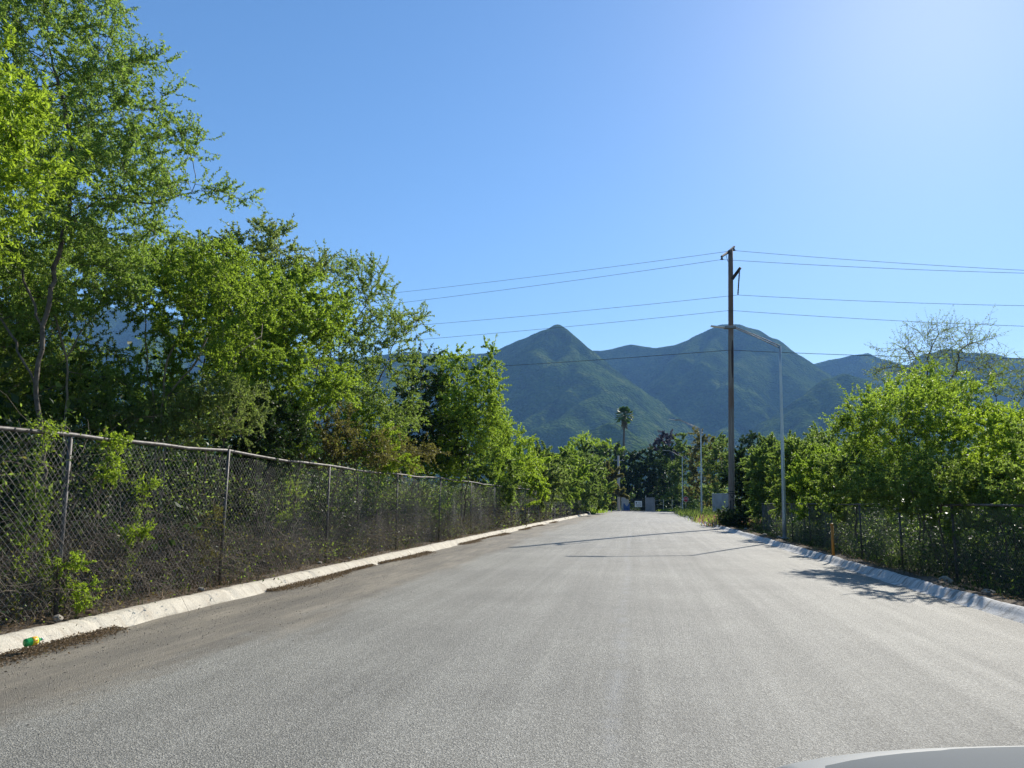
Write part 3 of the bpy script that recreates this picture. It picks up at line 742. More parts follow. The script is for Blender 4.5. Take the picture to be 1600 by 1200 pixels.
    m = MB(); m.tube([(0, 0, 2.78), tuple(u*L+np.array([0, 0, 2.78]))], .05, 6); m.build('top_rail', GALV, o)
build_end()

# ================================================================== VEGETATION
def px_stem(base, *pts): return [base]+[P(*p) for p in pts]
def veg():
    # ---------- left side, near to far
    b = lbase(60, 10.6)
    plant('tree', 'tallest tree at the left edge, small leaves and long branches reaching over the road', 'tree', b,
        [[b, P(70, 700, 10.6), P(56, 600, 10.6), P(66, 510, 10.7), P(92, 400, 10.8), P(108, 330, 10.9), P(112, 230, 11), P(90, 120, 11.2)],
         [P(66, 510, 10.7), P(35, 420, 11), P(10, 340, 11.3)], [P(104, 345, 10.9), P(160, 310, 11.2), P(235, 318, 11.4), P(300, 300, 11.6)], [P(56, 600, 10.6), P(15, 520, 11), P(-50, 440, 11.5)]],
        [blob(80, 60, 11.3, 125, 130, 1.4), blob(150, 190, 11.2, 125, 100, 1.3), blob(20, 240, 11.6, 110, 130, 1.4), blob(225, 300, 11.4, 120, 50, .9), blob(130, 350, 11, 110, 60, 1.1), blob(335, 290, 11.7, 65, 24, .4),
         blob(-10, 420, 11.2, 110, 80, 1.3), blob(240, 130, 11.3, 50, 60, .6), blob(110, 440, 11.6, 110, 45, 1.2), blob(250, 365, 11.5, 60, 30, .5)],
        L_TALL, BARK, seed=1, natt=1900, step=.17, leaf=.054, nleaf=78000, tip=.0032, twig=.26, tpn=4, thick_cut=3, width=.42, maxr=.11, kill=1.5)
    b = lbase(-330, 6.6)
    plant('tree', 'bright yellow green branches hanging in at the upper left edge', 'tree', b,
        [[b, P(-300, 600, 6.6), P(-250, 400, 6.6), P(-190, 250, 6.7)], [P(-250, 400, 6.6), P(-180, 420, 6.8)]],
        [blob(-60, 150, 6.9, 120, 80, .6), blob(-40, 270, 6.7, 105, 60, .5), blob(0, 200, 6.8, 50, 90, .4), blob(-120, 60, 7, 110, 80, .6), blob(-100, 340, 6.8, 110, 60, .5)],
        L_YELLOW, BARK, seed=2, natt=520, step=.12, leaf=.062, nleaf=15000, tip=.003, twig=.22, tpn=4, width=.34, maxr=.09, droop=.25)
    b = lbase(105, 12.8)
    plant('tree', 'slender dark stemmed tree behind the tallest left tree', 'tree', b,
        [[b, P(103, 640, 12.8), P(104, 560, 12.8), P(125, 520, 13), P(155, 485, 13.2)], [P(104, 560, 12.8), P(80, 480, 12.8)]],
        [blob(165, 440, 13.4, 70, 50, .9), blob(60, 460, 13.2, 90, 60, 1), blob(150, 600, 13.5, 60, 60, .8), blob(30, 590, 13, 70, 60, .8), blob(-20, 540, 13, 60, 70, .8)],
        L_MID, BARK_PALE, seed=3, natt=600, step=.2, leaf=.062, nleaf=15000, tip=.0045, twig=.28, tpn=4, maxr=.07)
    b = lbase(255, 14)
    plant('tree', 'loose multi stemmed acacia left of the first dense bushes, stems fanning out', 'tree', b,
        [[b, P(252, 640, 14), P(262, 560, 14), P(300, 480, 14.2)], [b, P(262, 620, 14), P(310, 560, 14), P(345, 490, 14.2)], [b, P(240, 620, 14), P(228, 540, 14), P(225, 470, 14)], [P(262, 620, 14), P(330, 590, 14), P(400, 530, 14)]],
        [blob(290, 425, 14.2, 90, 50, 1.1), blob(230, 480, 14, 65, 40, .9), blob(350, 470, 14.3, 75, 70, 1), blob(370, 560, 14.2, 50, 60, .8), blob(300, 520, 14.2, 60, 50, .8), blob(225, 590, 14, 50, 40, .7)],
        L_BRIGHT, BARK_PALE, seed=4, natt=900, step=.2, leaf=.06, nleaf=26000, tip=.0046, twig=.27, tpn=4, maxr=.065)
    for i, (px, Y, bl, mt, lb) in enumerate([(20, 17, [(0, 470, 90, 70), (60, 560, 90, 70), (-40, 600, 90, 70), (40, 640, 90, 40)], L_MID, 'shadowy green tree filling the space behind the tallest left tree'),
            (170, 18.5, [(150, 610, 60, 40), (210, 640, 70, 40), (100, 600, 50, 50), (160, 400, 60, 45)], L_MID, 'small leafy tree under the mountain gap between the left trees'),
            (310, 20, [(320, 560, 70, 60), (350, 480, 60, 60), (300, 630, 80, 40), (250, 420, 50, 35)], L_BRIGHT, 'leafy tree standing behind the fanning acacia'), (-120, 13, [(-90, 420, 110, 110), (-100, 600, 110, 80)], L_MID, 'leafy tree cut off by the left edge behind the tallest tree')]):
        b = lbase(px, Y); plant('tree', lb, 'tree', b, [[b, P(px, bl[0][1]+60, Y)]], [blob(q[0], q[1], Y, q[2], q[3], 1.3) for q in bl], mt, BARK, seed=140+i, natt=600, step=.26, leaf=.085, nleaf=15000, tip=.005, twig=.32, tpn=4, maxr=.08)
    b = lbase(330, 13.9)
    plant('shrub', 'greyish brown shrub with many fine twigs just above the fence rail', 'shrub', b,
        [[b, P(320, 700, 13.9), P(300, 640, 13.9)], [b, P(350, 690, 13.9), P(370, 640, 13.9)]],
        [blob(310, 650, 13.7, 85, 42, .7), blob(365, 650, 13.9, 45, 45, .6), blob(245, 660, 13.6, 50, 30, .5)],
        L_GREY, TWIG, seed=5, natt=500, step=.17, leaf=.045, nleaf=11000, tip=.004, twig=.3, tpn=4, maxr=.04)
    b = lbase(400, 19)
    plant('tree', 'feathery grey green tree top rising behind the dense bushes', 'tree', b,
        [[b, P(395, 600, 19), P(390, 450, 19), P(395, 380, 19)]],
        [blob(400, 400, 19, 75, 45, 1.5), blob(440, 440, 19, 60, 50, 1.2), blob(350, 440, 19, 70, 60, 1.3), blob(395, 500, 19, 80, 50, 1.5)],
        L_GREY, BARK, seed=6, natt=700, step=.26, leaf=.085, nleaf=17000, tip=.005, twig=.36, tpn=4, maxr=.09)
    b = lbase(455, 17.5)
    plant('tree', 'dense bright green bushy tree in the middle of the left row', 'tree', b,
        [[b, P(455, 650, 17.5), P(450, 560, 17.5), P(440, 470, 17.5)], [b, P(480, 640, 17.5), P(500, 560, 17.5)], [b, P(430, 650, 17.3), P(410, 580, 17.3)]],
        [blob(450, 470, 17.6, 70, 55, 1.3), blob(420, 560, 17.2, 70, 60, 1.2), blob(490, 560, 17.2, 60, 60, 1.1), blob(450, 620, 17, 75, 50, 1.2), blob(505, 480, 17.8, 45, 50, .9)],
        L_BRIGHT, BARK, seed=7, natt=1000, step=.22, leaf=.075, nleaf=34000, tip=.004, twig=.3, tpn=4, maxr=.06)
    b = lbase(405, 16)
    plant('shrub', 'dark green dense shrub between the acacia and the bright bushy tree', 'shrub', b,
        [[b, P(400, 720, 16), P(405, 660, 16)], [b, P(430, 720, 16), P(440, 680, 16)]],
        [blob(400, 665, 15.8, 55, 55, .8), blob(445, 690, 15.8, 50, 40, .7), blob(400, 740, 15.6, 45, 40, .6), blob(425, 695, 14.9, 32, 26, .4)],
        L_DARK, BARK, seed=8, natt=500, step=.18, leaf=.065, nleaf=14000, tip=.004, twig=.28, tpn=4, maxr=.04)
    b = lbase(560, 23)
    plant('tree', 'spreading tree with slanting bare branches against the sky, in the left row', 'tree', b,
        [[b, P(555, 720, 23), P(535, 640, 23), P(530, 540, 23), P(520, 450, 23)], [b, P(560, 690, 23), P(590, 600, 23), P(620, 530, 23), P(650, 505, 23)], [P(555, 720, 23), P(600, 640, 23), P(640, 600, 23)], [P(530, 540, 23), P(570, 480, 23), P(595, 430, 23)]],
        [blob(530, 430, 23, 38, 28, 1.2), blob(580, 440, 23, 42, 40, 1.2), blob(610, 500, 23, 50, 45, 1.3), blob(540, 520, 23, 55, 60, 1.5), blob(560, 610, 22.8, 75, 60, 1.6), blob(630, 560, 23, 40, 38, 1), blob(665, 500, 23.2, 22, 8, .4), blob(600, 660, 22.6, 55, 40, 1.2)],
        L_MID, BARK, seed=9, natt=1100, step=.27, leaf=.078, nleaf=24000, tip=.005, twig=.36, tpn=4, maxr=.09)
    b = lbase(500, 20)
    plant('shrub', 'olive tangle of dry stems and small leaves over the fence, below the spreading tree', 'shrub', b,
        [[b, P(500, 760, 20), P(495, 690, 20)], [b, P(530, 740, 20), P(545, 690, 20)]],
        [blob(500, 690, 20, 60, 45, 1), blob(560, 700, 20.5, 55, 30, 1), blob(620, 710, 22, 45, 25, 1)],
        L_OLIVE, TWIG, seed=10, natt=600, step=.22, leaf=.07, nleaf=10000, tip=.0045, twig=.35, tpn=4, maxr=.04)
    b = lbase(590, 21.5)
    plant('shrub', 'yellow green shrub pushing over the fence rail beside the dark gap', 'shrub', b,
        [[b, P(590, 760, 21.5), P(590, 710, 21.5)]], [blob(590, 700, 21.5, 40, 28, .9), blob(560, 665, 21.6, 30, 30, .7), blob(615, 725, 21.5, 28, 15, .6)],
        L_YELLOW, TWIG, seed=11, natt=300, step=.2, leaf=.07, nleaf=8000, tip=.0045, twig=.3, tpn=4, maxr=.04)
    b = lbase(655, 30)
    plant('tree', 'dark leafy tree standing in the gap behind the left row', 'tree', b,
        [[b, P(655, 700, 30), P(655, 620, 30)]], [blob(655, 640, 31, 50, 60, 2), blob(640, 700, 31, 45, 40, 2), blob(680, 690, 31, 40, 45, 1.5), blob(655, 590, 31, 28, 25, 1.2)],
        L_DARK, BARK, seed=12, natt=500, step=.4, leaf=.13, nleaf=13000, tip=.006, twig=.5, tpn=4, maxr=.12)
    b = lbase(722, 31)
    plant('tree', 'upright green tree at the right end of the tall left row, feathery top', 'tree', b,
        [[b, P(722, 720, 31), P(720, 640, 31), P(715, 580, 31)], [b, P(735, 700, 31), P(755, 620, 31), P(762, 570, 31)]],
        [blob(715, 590, 31, 35, 40, 1.3), blob(755, 600, 31, 30, 45, 1.2), blob(725, 650, 31, 55, 55, 1.8), blob(760, 680, 31, 40, 45, 1.4), blob(700, 720, 31, 40, 30, 1.2), blob(683, 560, 31.5, 10, 14, .5)],
        L_BRIGHT, BARK, seed=13, natt=1000, step=.32, leaf=.10, nleaf=24000, tip=.006, twig=.4, tpn=4, maxr=.1)
    b = lbase(795, 44)
    plant('tree', 'thin leaved yellowish tree reaching out beyond the tall left row', 'tree', b,
        [[b, P(795, 730, 44), P(785, 680, 44)]], [blob(785, 690, 44, 26, 45, 1.6), blob(815, 690, 44, 18, 16, 1), blob(800, 730, 44, 45, 25, 2), blob(795, 650, 44, 9, 12, .6)],
        L_YELLOW, BARK, seed=14, natt=500, step=.42, leaf=.13, nleaf=9000, tip=.007, twig=.5, tpn=4, maxr=.1)
    far = [(835, 56, 745, 40, 26, L_GREY, 'rounded grey green shrub tree above the far part of the left fence'), (868, 70, 742, 26, 30, L_MID, 'mid green shrub tree where the left fence rail shows again'),
           (900, 84, 746, 30, 30, L_FAR, 'hazy green shrub tree near the far end of the left fence'), (925, 98, 752, 22, 30, L_MID, 'bright green shrub tree at the very end of the left fence'),
           (955, 126, 755, 16, 22, L_OLIVE, 'rusty brown bush in front of the concrete pole')]
    far += [(770, 40, 735, 34, 45, L_MID, 'mid green shrub tree under the thin leaved yellowish tree'), (815, 50, 738, 34, 32, L_YELLOW, 'yellow green shrub tree left of the rounded grey green one'), (850, 60, 728, 26, 26, L_FAR, 'bright green shrub tree behind the rounded grey green one'),
            (884, 76, 738, 26, 34, L_BRIGHT, 'bright leafy shrub tree before the hazy one at the left fence'), (912, 90, 735, 22, 30, L_FAR, 'taller green shrub tree behind the far left fence'), (700, 33, 690, 30, 50, L_MID, 'shaded leafy tree between the dark tree and the feathery topped one')]
    for i, (px, Y, py, rx, ry, mt, lb) in enumerate(far):
        b = lbase(px, Y); plant('tree', lb, 'tree', b, [[b, P(px, py+10, Y)]], [blob(px, py, Y, rx, ry), blob(px-rx*.6, py+12, Y, rx*.6, ry*.7), blob(px+rx*.6, py+15, Y, rx*.6, ry*.6), blob(px, py+30, Y, rx, ry*.5)],
              mt, BARK, seed=20+i, natt=420, step=.009*Y, leaf=.0034*Y, nleaf=9000, tip=.008, twig=.011*Y, tpn=3, maxr=.15)
    # shrubs growing at the very foot of the left fence
    for i, (px, Y, py, rx, ry, mt, lb, x_off) in enumerate([(665, 29.5, 800, 28, 26, L_BRIGHT, 'leafy green shrub growing through the fence onto the kerb', 0), (705, 36, 812, 26, 14, L_BRIGHT, 'low green shrub spilling onto the left kerb', 0)]):
        b = np.array([FLX(Y)+.15, Y, .1]); plant('shrub', lb, 'shrub', b, [[b, P(px, py, Y)]], [blob(px, py, Y, rx, ry, .35)], mt, TWIG, seed=40+i, natt=260, step=.15, leaf=.075, nleaf=3600, tip=.004, twig=.25, tpn=4, maxr=.03)
    # sprays poking through the near mesh
    for i, (px, py, Y, rx, ry, lb) in enumerate([(165, 735, 9.8, 38, 22, 'bright leafy spray poking through the fence near its second post'), (232, 762, 10.6, 20, 14, 'small bright spray in the middle of the fence panel'),
             (110, 880, 9.2, 28, 14, 'bright spray low on the fence near the bottle'), (130, 925, 9.3, 10, 28, 'yellow green shoot at the foot of the second fence post'), (210, 830, 10.5, 28, 14, 'thin green spray below mid height of the fence'), (65, 778, 9.2, 20, 6, 'flat bright sprig on the left part of the fence'), (330, 830, 12.4, 22, 36, 'olive sprig inside the fence beside its third post'), (72, 668, 8.7, 26, 14, 'dark leafy sprig hiding the rail at the left edge'), (172, 690, 9.9, 22, 14, 'leafy sprig hooked over the rail at the second post'), (470, 700, 16, 24, 14, 'green sprig draped over the rail past the third post'), (640, 730, 25.5, 18, 12, 'leafy sprig draped over the far rail'), (455, 790, 17, 26, 40, 'green stems inside the fence past its third post')]):
        yb = Y+.3; b = np.array([FLX(yb)-.3, yb, .1]); c = P(px, py, Y)
        plant('sapling', lb, 'sapling', b, [[b, (b+c)/2+np.array([-.1, .1, .2]), c]], [blob(px, py, Y, rx, ry, .14)], L_YELLOW if i != 6 else L_OLIVE, TWIG, seed=50+i, natt=60, step=.07, leaf=.038, nleaf=650, tip=.0022, twig=.1, tpn=3, maxr=.02)
    # ---------- right side
    b = rbase(1440, 21.5)
    plant('tree', 'round crowned bright yellow green tree behind the right fence', 'tree', b,
        [[b, P(1430, 760, 21.5), P(1400, 700, 21.5), P(1345, 650, 21.3)], [b, P(1445, 740, 21.5), P(1450, 660, 21.5)], [b, P(1470, 740, 21.6), P(1500, 670, 21.6)], [b, P(1440, 750, 21.5), P(1410, 650, 21.6)]],
        [blob(1420, 655, 21.5, 90, 45, 1.5), blob(1345, 660, 21.3, 42, 28, .9), blob(1480, 650, 21.5, 70, 50, 1.4), blob(1440, 610, 21.6, 60, 30, 1.2), blob(1370, 625, 21.5, 36, 26, .8), blob(1500, 610, 21.6, 40, 26, 1), blob(1420, 710, 21.5, 70, 40, 1.3), blob(1500, 720, 21.5, 60, 40, 1.2), blob(1430, 622, 18.4, 38, 22, .9), blob(1470, 634, 17.8, 34, 22, .8)],  # last two, nearer blobs added to stretch the crown's shadow over the road
        L_BRIGHT, BARK, seed=60, natt=1400, step=.24, leaf=.082, nleaf=25000, tip=.0045, twig=.32, tpn=4, maxr=.07)
    b = rbase(1452, 27.5)
    plant('tree', 'tall nearly bare tree with fine twigs and dark pods above the round tree', 'tree', b,
        [[b, P(1450, 640, 27.5), P(1449, 560, 27.5), P(1462, 530, 27.5)], [P(1450, 640, 27.5), P(1495, 580, 27.5), P(1497, 552, 27.5), P(1512, 538, 27.5)], [P(1449, 580, 27.5), P(1425, 550, 27.5)]],
        [blob(1460, 528, 27.5, 36, 24, 1.2), blob(1512, 530, 27.5, 32, 20, 1), blob(1430, 560, 27.5, 45, 26, 1.4), blob(1400, 580, 27.5, 26, 20, 1), blob(1520, 570, 27.5, 40, 20, 1.2)],
        L_GREY, BARK, seed=61, natt=1100, step=.22, up=.12, leaf=.06, nleaf=4600, tip=.0065, twig=.42, tpn=2, maxr=.07, thick_cut=2, clump=.3)
    b = rbase(1560, 25)
    plant('tree', 'nearly bare forked tree at the right edge of the picture', 'tree', b,
        [[b, P(1562, 660, 25), P(1556, 620, 25), P(1548, 600, 25)], [P(1562, 655, 25), P(1590, 630, 25), P(1600, 600, 25)]],
        [blob(1560, 590, 25, 34, 20, 1), blob(1590, 610, 25, 30, 20, 1), blob(1545, 610, 25, 22, 14, .8)],
        L_GREY, BARK, seed=62, natt=360, step=.25, leaf=.06, nleaf=1800, tip=.0055, twig=.36, tpn=2, maxr=.05, thick_cut=2)
    b = rbase(1580, 17)
    plant('shrub', 'yellowing bush at the right edge above the fence rail', 'shrub', b,
        [[b, P(1580, 780, 17), P(1585, 720, 17)], [b, P(1550, 770, 17), P(1560, 720, 17)]],
        [blob(1532, 672, 16.6, 45, 30, .9), blob(1600, 720, 17, 55, 45, 1), blob(1560, 750, 17, 45, 35, .9), blob(1620, 670, 17.2, 40, 40, .8), blob(1560, 700, 17.5, 22, 25, .6)],
        L_YELLOW, BARK, seed=63, natt=600, step=.2, leaf=.07, nleaf=14000, tip=.004, twig=.28, tpn=4, maxr=.05)
    b = rbase(1475, 17.5)
    plant('shrub', 'dark green shrub massed in the shade below the round tree', 'shrub', b,
        [[b, P(1470, 800, 17.5), P(1470, 740, 17.5)], [b, P(1430, 790, 17.5), P(1420, 750, 17.5)]],
        [blob(1470, 760, 17.8, 70, 40, 1), blob(1400, 765, 18.5, 60, 35, 1), blob(1530, 780, 16.5, 50, 40, .8)],
        L_MID, BARK, seed=64, natt=700, step=.22, leaf=.07, nleaf=18000, tip=.004, twig=.3, tpn=4, maxr=.05)
    for i, (px, Y, bl, lb) in enumerate([(1700, 13, [(1710, 690, 80, 60), (1680, 750, 80, 50), (1780, 700, 90, 90)], 'leafy tree added at the right edge to shade the verge'), (1950, 10.5, [(1950, 640, 150, 120), (1900, 780, 120, 80)], 'bushy unseen tree added beyond the right edge for shade, nearest the camera')]):  # trees added at and beyond the right edge to shade the verge
        b = rbase(px, Y); plant('tree', lb, 'tree', b, [[b, P(px, bl[0][1]+60, Y)]], [blob(q[0], q[1], Y, q[2], q[3], 1.2) for q in bl], L_MID, BARK, seed=150+i, natt=600, step=.22, leaf=.08, nleaf=15000, tip=.005, twig=.32, tpn=4, maxr=.08)
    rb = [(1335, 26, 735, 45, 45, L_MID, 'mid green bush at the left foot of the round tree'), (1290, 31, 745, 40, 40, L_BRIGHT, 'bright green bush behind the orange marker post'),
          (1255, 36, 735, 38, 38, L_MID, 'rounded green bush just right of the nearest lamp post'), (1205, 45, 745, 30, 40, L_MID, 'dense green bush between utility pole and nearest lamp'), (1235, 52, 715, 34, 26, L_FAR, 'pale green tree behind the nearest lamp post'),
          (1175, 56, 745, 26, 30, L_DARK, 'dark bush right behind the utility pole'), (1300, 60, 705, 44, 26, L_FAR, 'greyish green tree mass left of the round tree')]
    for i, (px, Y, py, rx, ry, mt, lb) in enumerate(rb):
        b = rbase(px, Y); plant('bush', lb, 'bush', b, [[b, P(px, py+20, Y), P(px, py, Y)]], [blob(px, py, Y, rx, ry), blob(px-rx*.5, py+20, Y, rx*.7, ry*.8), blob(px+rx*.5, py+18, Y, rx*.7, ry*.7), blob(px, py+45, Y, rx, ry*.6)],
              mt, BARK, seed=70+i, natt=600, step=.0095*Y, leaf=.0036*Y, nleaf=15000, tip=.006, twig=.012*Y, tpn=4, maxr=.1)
    # background trees
    bt = [(1278, 110, 700, 16, 26, L_DARK, 'tall narrow dark tree on the skyline right of the nearest lamp'), (1240, 115, 708, 18, 22, L_DARK, 'short dark tree on the skyline beside the lamp post'),
          (1200, 100, 712, 20, 24, L_FAR, 'hazy tree right of the utility pole on the skyline'), (1170, 105, 708, 24, 28, L_DARK, 'broad dark tree immediately right of the utility pole top of the hedge'),
          (1128, 105, 720, 26, 34, L_FAR, 'tall hazy tree immediately left of the utility pole'), (1098, 118, 712, 26, 32, L_OLIVE, 'sparse brownish tree behind the middle street lamp'),
          (1068, 135, 725, 20, 34, L_FAR, 'grey green tree between the two far street lamps'), (1046, 140, 738, 17, 42, L_DARK, 'tall dark cypress like tree above the stop sign'),
          (1030, 150, 745, 20, 36, L_DARK, 'dark evergreen just left of the farthest lamp'), (1008, 150, 735, 20, 28, L_DARK, 'rounded black green tree over the gate'), (988, 148, 728, 16, 22, L_DARK, 'rounded dark tree right of the palm trunk'),
          (950, 150, 728, 26, 30, L_DARK, 'dark tree left of the palm behind the bright canopy'), (925, 160, 702, 38, 22, L_YELLOW, 'wide light green canopy left of the palm'),
          (952, 160, 708, 22, 15, L_YELLOW, 'light green canopy touching the palm trunk'), (1042, 185, 692, 22, 13, L_PURPLE, 'purple flowering jacaranda behind the dark trees'), (1120, 150, 700, 22, 20, L_FAR, 'faint tree top far behind the tall hazy tree')]
    for i, (px, Y, py, rx, ry, mt, lb) in enumerate(bt):
        q = P(px, 800, Y); b = np.array([q[0], Y, -.3]); k = rx*Y/F
        plant('tree', lb, 'tree', b, [[b, P(px, py+30, Y), P(px, py+8, Y)]], [blob(px, py, Y, rx, ry), blob(px-rx*.5, py+ry*.7, Y, rx*.7, ry*.7), blob(px+rx*.5, py+ry*.7, Y, rx*.7, ry*.7), blob(px, py+ry*1.5, Y, rx*.9, ry*.6)] + [blob(px+rx*.3*(-1)**int(q/14), q, Y, rx*.85, 12) for q in np.arange(py+ry*1.5, 795, 14)],
              mt, BARK, seed=90+i, natt=620, step=.0065*Y, leaf=.0026*Y, nleaf=8500, tip=.012, twig=.006*Y, tpn=3, maxr=.3)
veg()

def undergrowth(name, label, line, side, y0, y1, d0, d1, h0, h1, ntw, nlf, leaf, mats, seed, zfun, tw=.004):
    """tangle of arching stems and small leaves along a line: uncountable ground cover"""
    rng = np.random.default_rng(seed); y = y0 + (y1-y0)*rng.uniform(0, 1, ntw)**1.15; d = rng.uniform(d0, d1, ntw); x = line(y)+side*d
    z = zfun+np.zeros(ntw); H = rng.uniform(h0, h1, ntw)*(.72+.28*np.sin(y*.9+seed)*np.sin(y*.37+1)); K = 7
    P0 = np.stack([x, y, z + rng.uniform(0, .4, ntw)*H], 1); dr = unit(rng.normal(size=(ntw, 3))*np.array([.55, .6, .35])+np.array([0, 0, .8])); L = H*rng.uniform(.3, .9, ntw)
    pts = [P0]
    for k in range(K):
        dr = unit(dr + rng.normal(size=dr.shape)*.28 + np.array([0, 0, -.13])); pts.append(pts[-1]+dr*(L/K)[:, None])
    geo = []
    for k in range(K):
        a, b = pts[k], pts[k+1]; ra = np.full(ntw, tw)*(1-.1*k); geo.append(tubes_np(a, b, ra, ra*.9, 3))
    (bv, bf) = cat_geo(geo); arr = np.stack(pts, 1); i = rng.integers(0, ntw, nlf); k = rng.integers(1, K+1, nlf); O = arr[i, k]+rng.normal(size=(nlf, 3))*.09
    O[:, 2] = np.maximum(O[:, 2], zfun)
    D = rng.normal(size=(nlf, 3)); lv, lf = leaves_np(O, D, leaf, .45, rng, .5)
    me_v, me_f = cat_geo([(bv, bf[0]), (lv, lf)]); o = np_mesh(name, me_v, me_f, mats)
    mi = np.zeros(len(o.data.polygons), dtype=np.int32); nb = len(bf[0]); mi[nb:] = 1
    cl = rng.uniform(0, 1, len(mi)-nb); yy = O[:, 1]; sel = (np.sin(yy*1.1+O[:, 2]*2+seed)+rng.normal(size=nlf)*.6) > .75; mi[nb:][sel] = 2
    sel2 = cl < .16; mi[nb:][sel2] = 3; o.data.polygons.foreach_set('material_index', mi)
    return tag(o, label, None, None, 'stuff')
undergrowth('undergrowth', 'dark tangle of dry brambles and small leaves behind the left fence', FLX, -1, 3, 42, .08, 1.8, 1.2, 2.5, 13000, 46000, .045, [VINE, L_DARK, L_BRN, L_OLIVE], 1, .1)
undergrowth('vines', 'dry vines and leaves woven through the left fence mesh', FLX, -1, 4, 60, -.08, .12, 1.0, 2.5, 1000, 9000, .04, [VINE, L_OLIVE, L_MID, L_BRIGHT], 7, .1, .0045)
undergrowth('vines', 'green climbers hanging over the rail of the left fence', FLX, -1, 4, 110, -.12, .4, 1.2, 2.6, 1300, 17000, .05, [VINE, L_MID, L_MID, L_OLIVE], 9, 1.3, .004)
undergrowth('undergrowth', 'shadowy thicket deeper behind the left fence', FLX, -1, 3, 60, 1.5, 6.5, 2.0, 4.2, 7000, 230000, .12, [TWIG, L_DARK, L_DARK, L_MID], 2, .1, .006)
undergrowth('undergrowth', 'mixed brush behind the far part of the left fence', FLX, -1, 38, 118, .2, 4, 1.8, 3.2, 6500, 80000, .15, [BARK_PALE, L_BRN, L_MID, L_OLIVE], 3, .1, .009)
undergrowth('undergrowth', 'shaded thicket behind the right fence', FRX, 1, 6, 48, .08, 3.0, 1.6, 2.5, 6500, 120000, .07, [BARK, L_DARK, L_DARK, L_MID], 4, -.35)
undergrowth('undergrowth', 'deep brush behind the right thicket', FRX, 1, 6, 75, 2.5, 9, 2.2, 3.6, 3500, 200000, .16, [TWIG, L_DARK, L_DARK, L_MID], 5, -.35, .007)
undergrowth('undergrowth', 'far brush beyond the end of the right fence', XR, 1, 56, 118, 3.5, 12, 1.2, 2.8, 3000, 40000, .19, [TWIG, L_MID, L_FAR, L_OLIVE], 6, -.3, .01)

def woodland():
    """far wood closing the view beyond the cross street and at both sides, one mass"""
    rng = np.random.default_rng(8); VV = []; off = 0; FF = []; MI = []
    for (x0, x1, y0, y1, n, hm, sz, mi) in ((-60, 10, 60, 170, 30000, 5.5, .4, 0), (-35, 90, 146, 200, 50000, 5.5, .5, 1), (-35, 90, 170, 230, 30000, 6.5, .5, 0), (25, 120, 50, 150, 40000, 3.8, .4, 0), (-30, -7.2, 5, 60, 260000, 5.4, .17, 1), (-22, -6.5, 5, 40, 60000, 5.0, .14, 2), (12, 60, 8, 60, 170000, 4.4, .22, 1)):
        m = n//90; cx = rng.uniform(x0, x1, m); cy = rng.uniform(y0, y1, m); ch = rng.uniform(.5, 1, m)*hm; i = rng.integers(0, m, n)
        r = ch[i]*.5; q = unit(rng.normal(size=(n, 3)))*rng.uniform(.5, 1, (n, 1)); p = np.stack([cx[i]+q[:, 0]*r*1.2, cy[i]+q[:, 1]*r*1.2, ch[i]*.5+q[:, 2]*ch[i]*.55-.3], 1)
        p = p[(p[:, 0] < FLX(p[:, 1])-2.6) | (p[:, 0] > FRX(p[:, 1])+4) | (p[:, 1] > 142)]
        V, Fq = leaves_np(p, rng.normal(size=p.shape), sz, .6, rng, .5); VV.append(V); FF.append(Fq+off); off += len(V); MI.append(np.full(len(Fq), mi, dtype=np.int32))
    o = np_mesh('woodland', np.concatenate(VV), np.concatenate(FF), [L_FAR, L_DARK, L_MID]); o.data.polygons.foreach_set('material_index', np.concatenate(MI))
    tag(o, 'hazy mass of low woodland beyond the fences and the gate', None, None, 'stuff')
woodland()

def palm():
    Y = 172; b = P(975, 800, Y); b[2] = -.4; t = P(975.5, 650, Y); H = t[2]-b[2]; off = t-b
    o = thing('palm_tree', 'tall fan palm rising above the dark trees at the road end', 'palm tree', b)
    n = 14; MB().tube([off*k/n+np.array([.12*math.sin(k*.5), 0, 0]) for k in range(n+1)], [.36-.16*k/n for k in range(n+1)], 10).build('trunk', PALM_BARK, o, smooth=True)
    rng = random.Random(3); m = MB(); sk = MB()
    for i in range(60):
        az = i*2.399; el = math.radians(84-120*(i/59)); ln = rng.uniform(1.1, 1.7); d = Vector((math.cos(az)*math.cos(el), math.sin(az)*math.cos(el), math.sin(el)))
        c = Vector(off)+d*ln; m.tube([Vector(off), c], .03, 3); s = d.cross(Vector((0, 0, 1))); s = s.normalized() if s.length > .1 else Vector((1, 0, 0)); nrm = s.cross(d)
        for k in range(-7, 8):
            a_ = k*.19; dd = d*math.cos(a_)+s*math.sin(a_); l2 = 1.0*(1-.04*abs(k)); wv = nrm*.02+(s*math.cos(a_)-d*math.sin(a_))*.11
            mid = c+dd*l2*.6; tip = c+dd*l2+Vector((0, 0, -.28*l2)); m.add([c, mid+wv, tip, mid-wv], [(0, 1, 2, 3)])
    m.build('fronds', L_PALM, o)
    for i in range(60):
        az = rng.uniform(0, 6.28); z = -rng.uniform(.1, 2.2); c = Vector(off)+Vector((math.cos(az)*.25, math.sin(az)*.25, z)); e = c+Vector((math.cos(az)*.5, math.sin(az)*.5, -.9)); wv = Vector((-math.sin(az), math.cos(az), 0))*.18
        sk.add([c-wv*.4, c+wv*.4, e+wv, e-wv], [(0, 1, 2, 3)])
    sk.build('dead_frond_skirt', simple('dead_frond', (.16, .13, .09), .9), o)
palm()

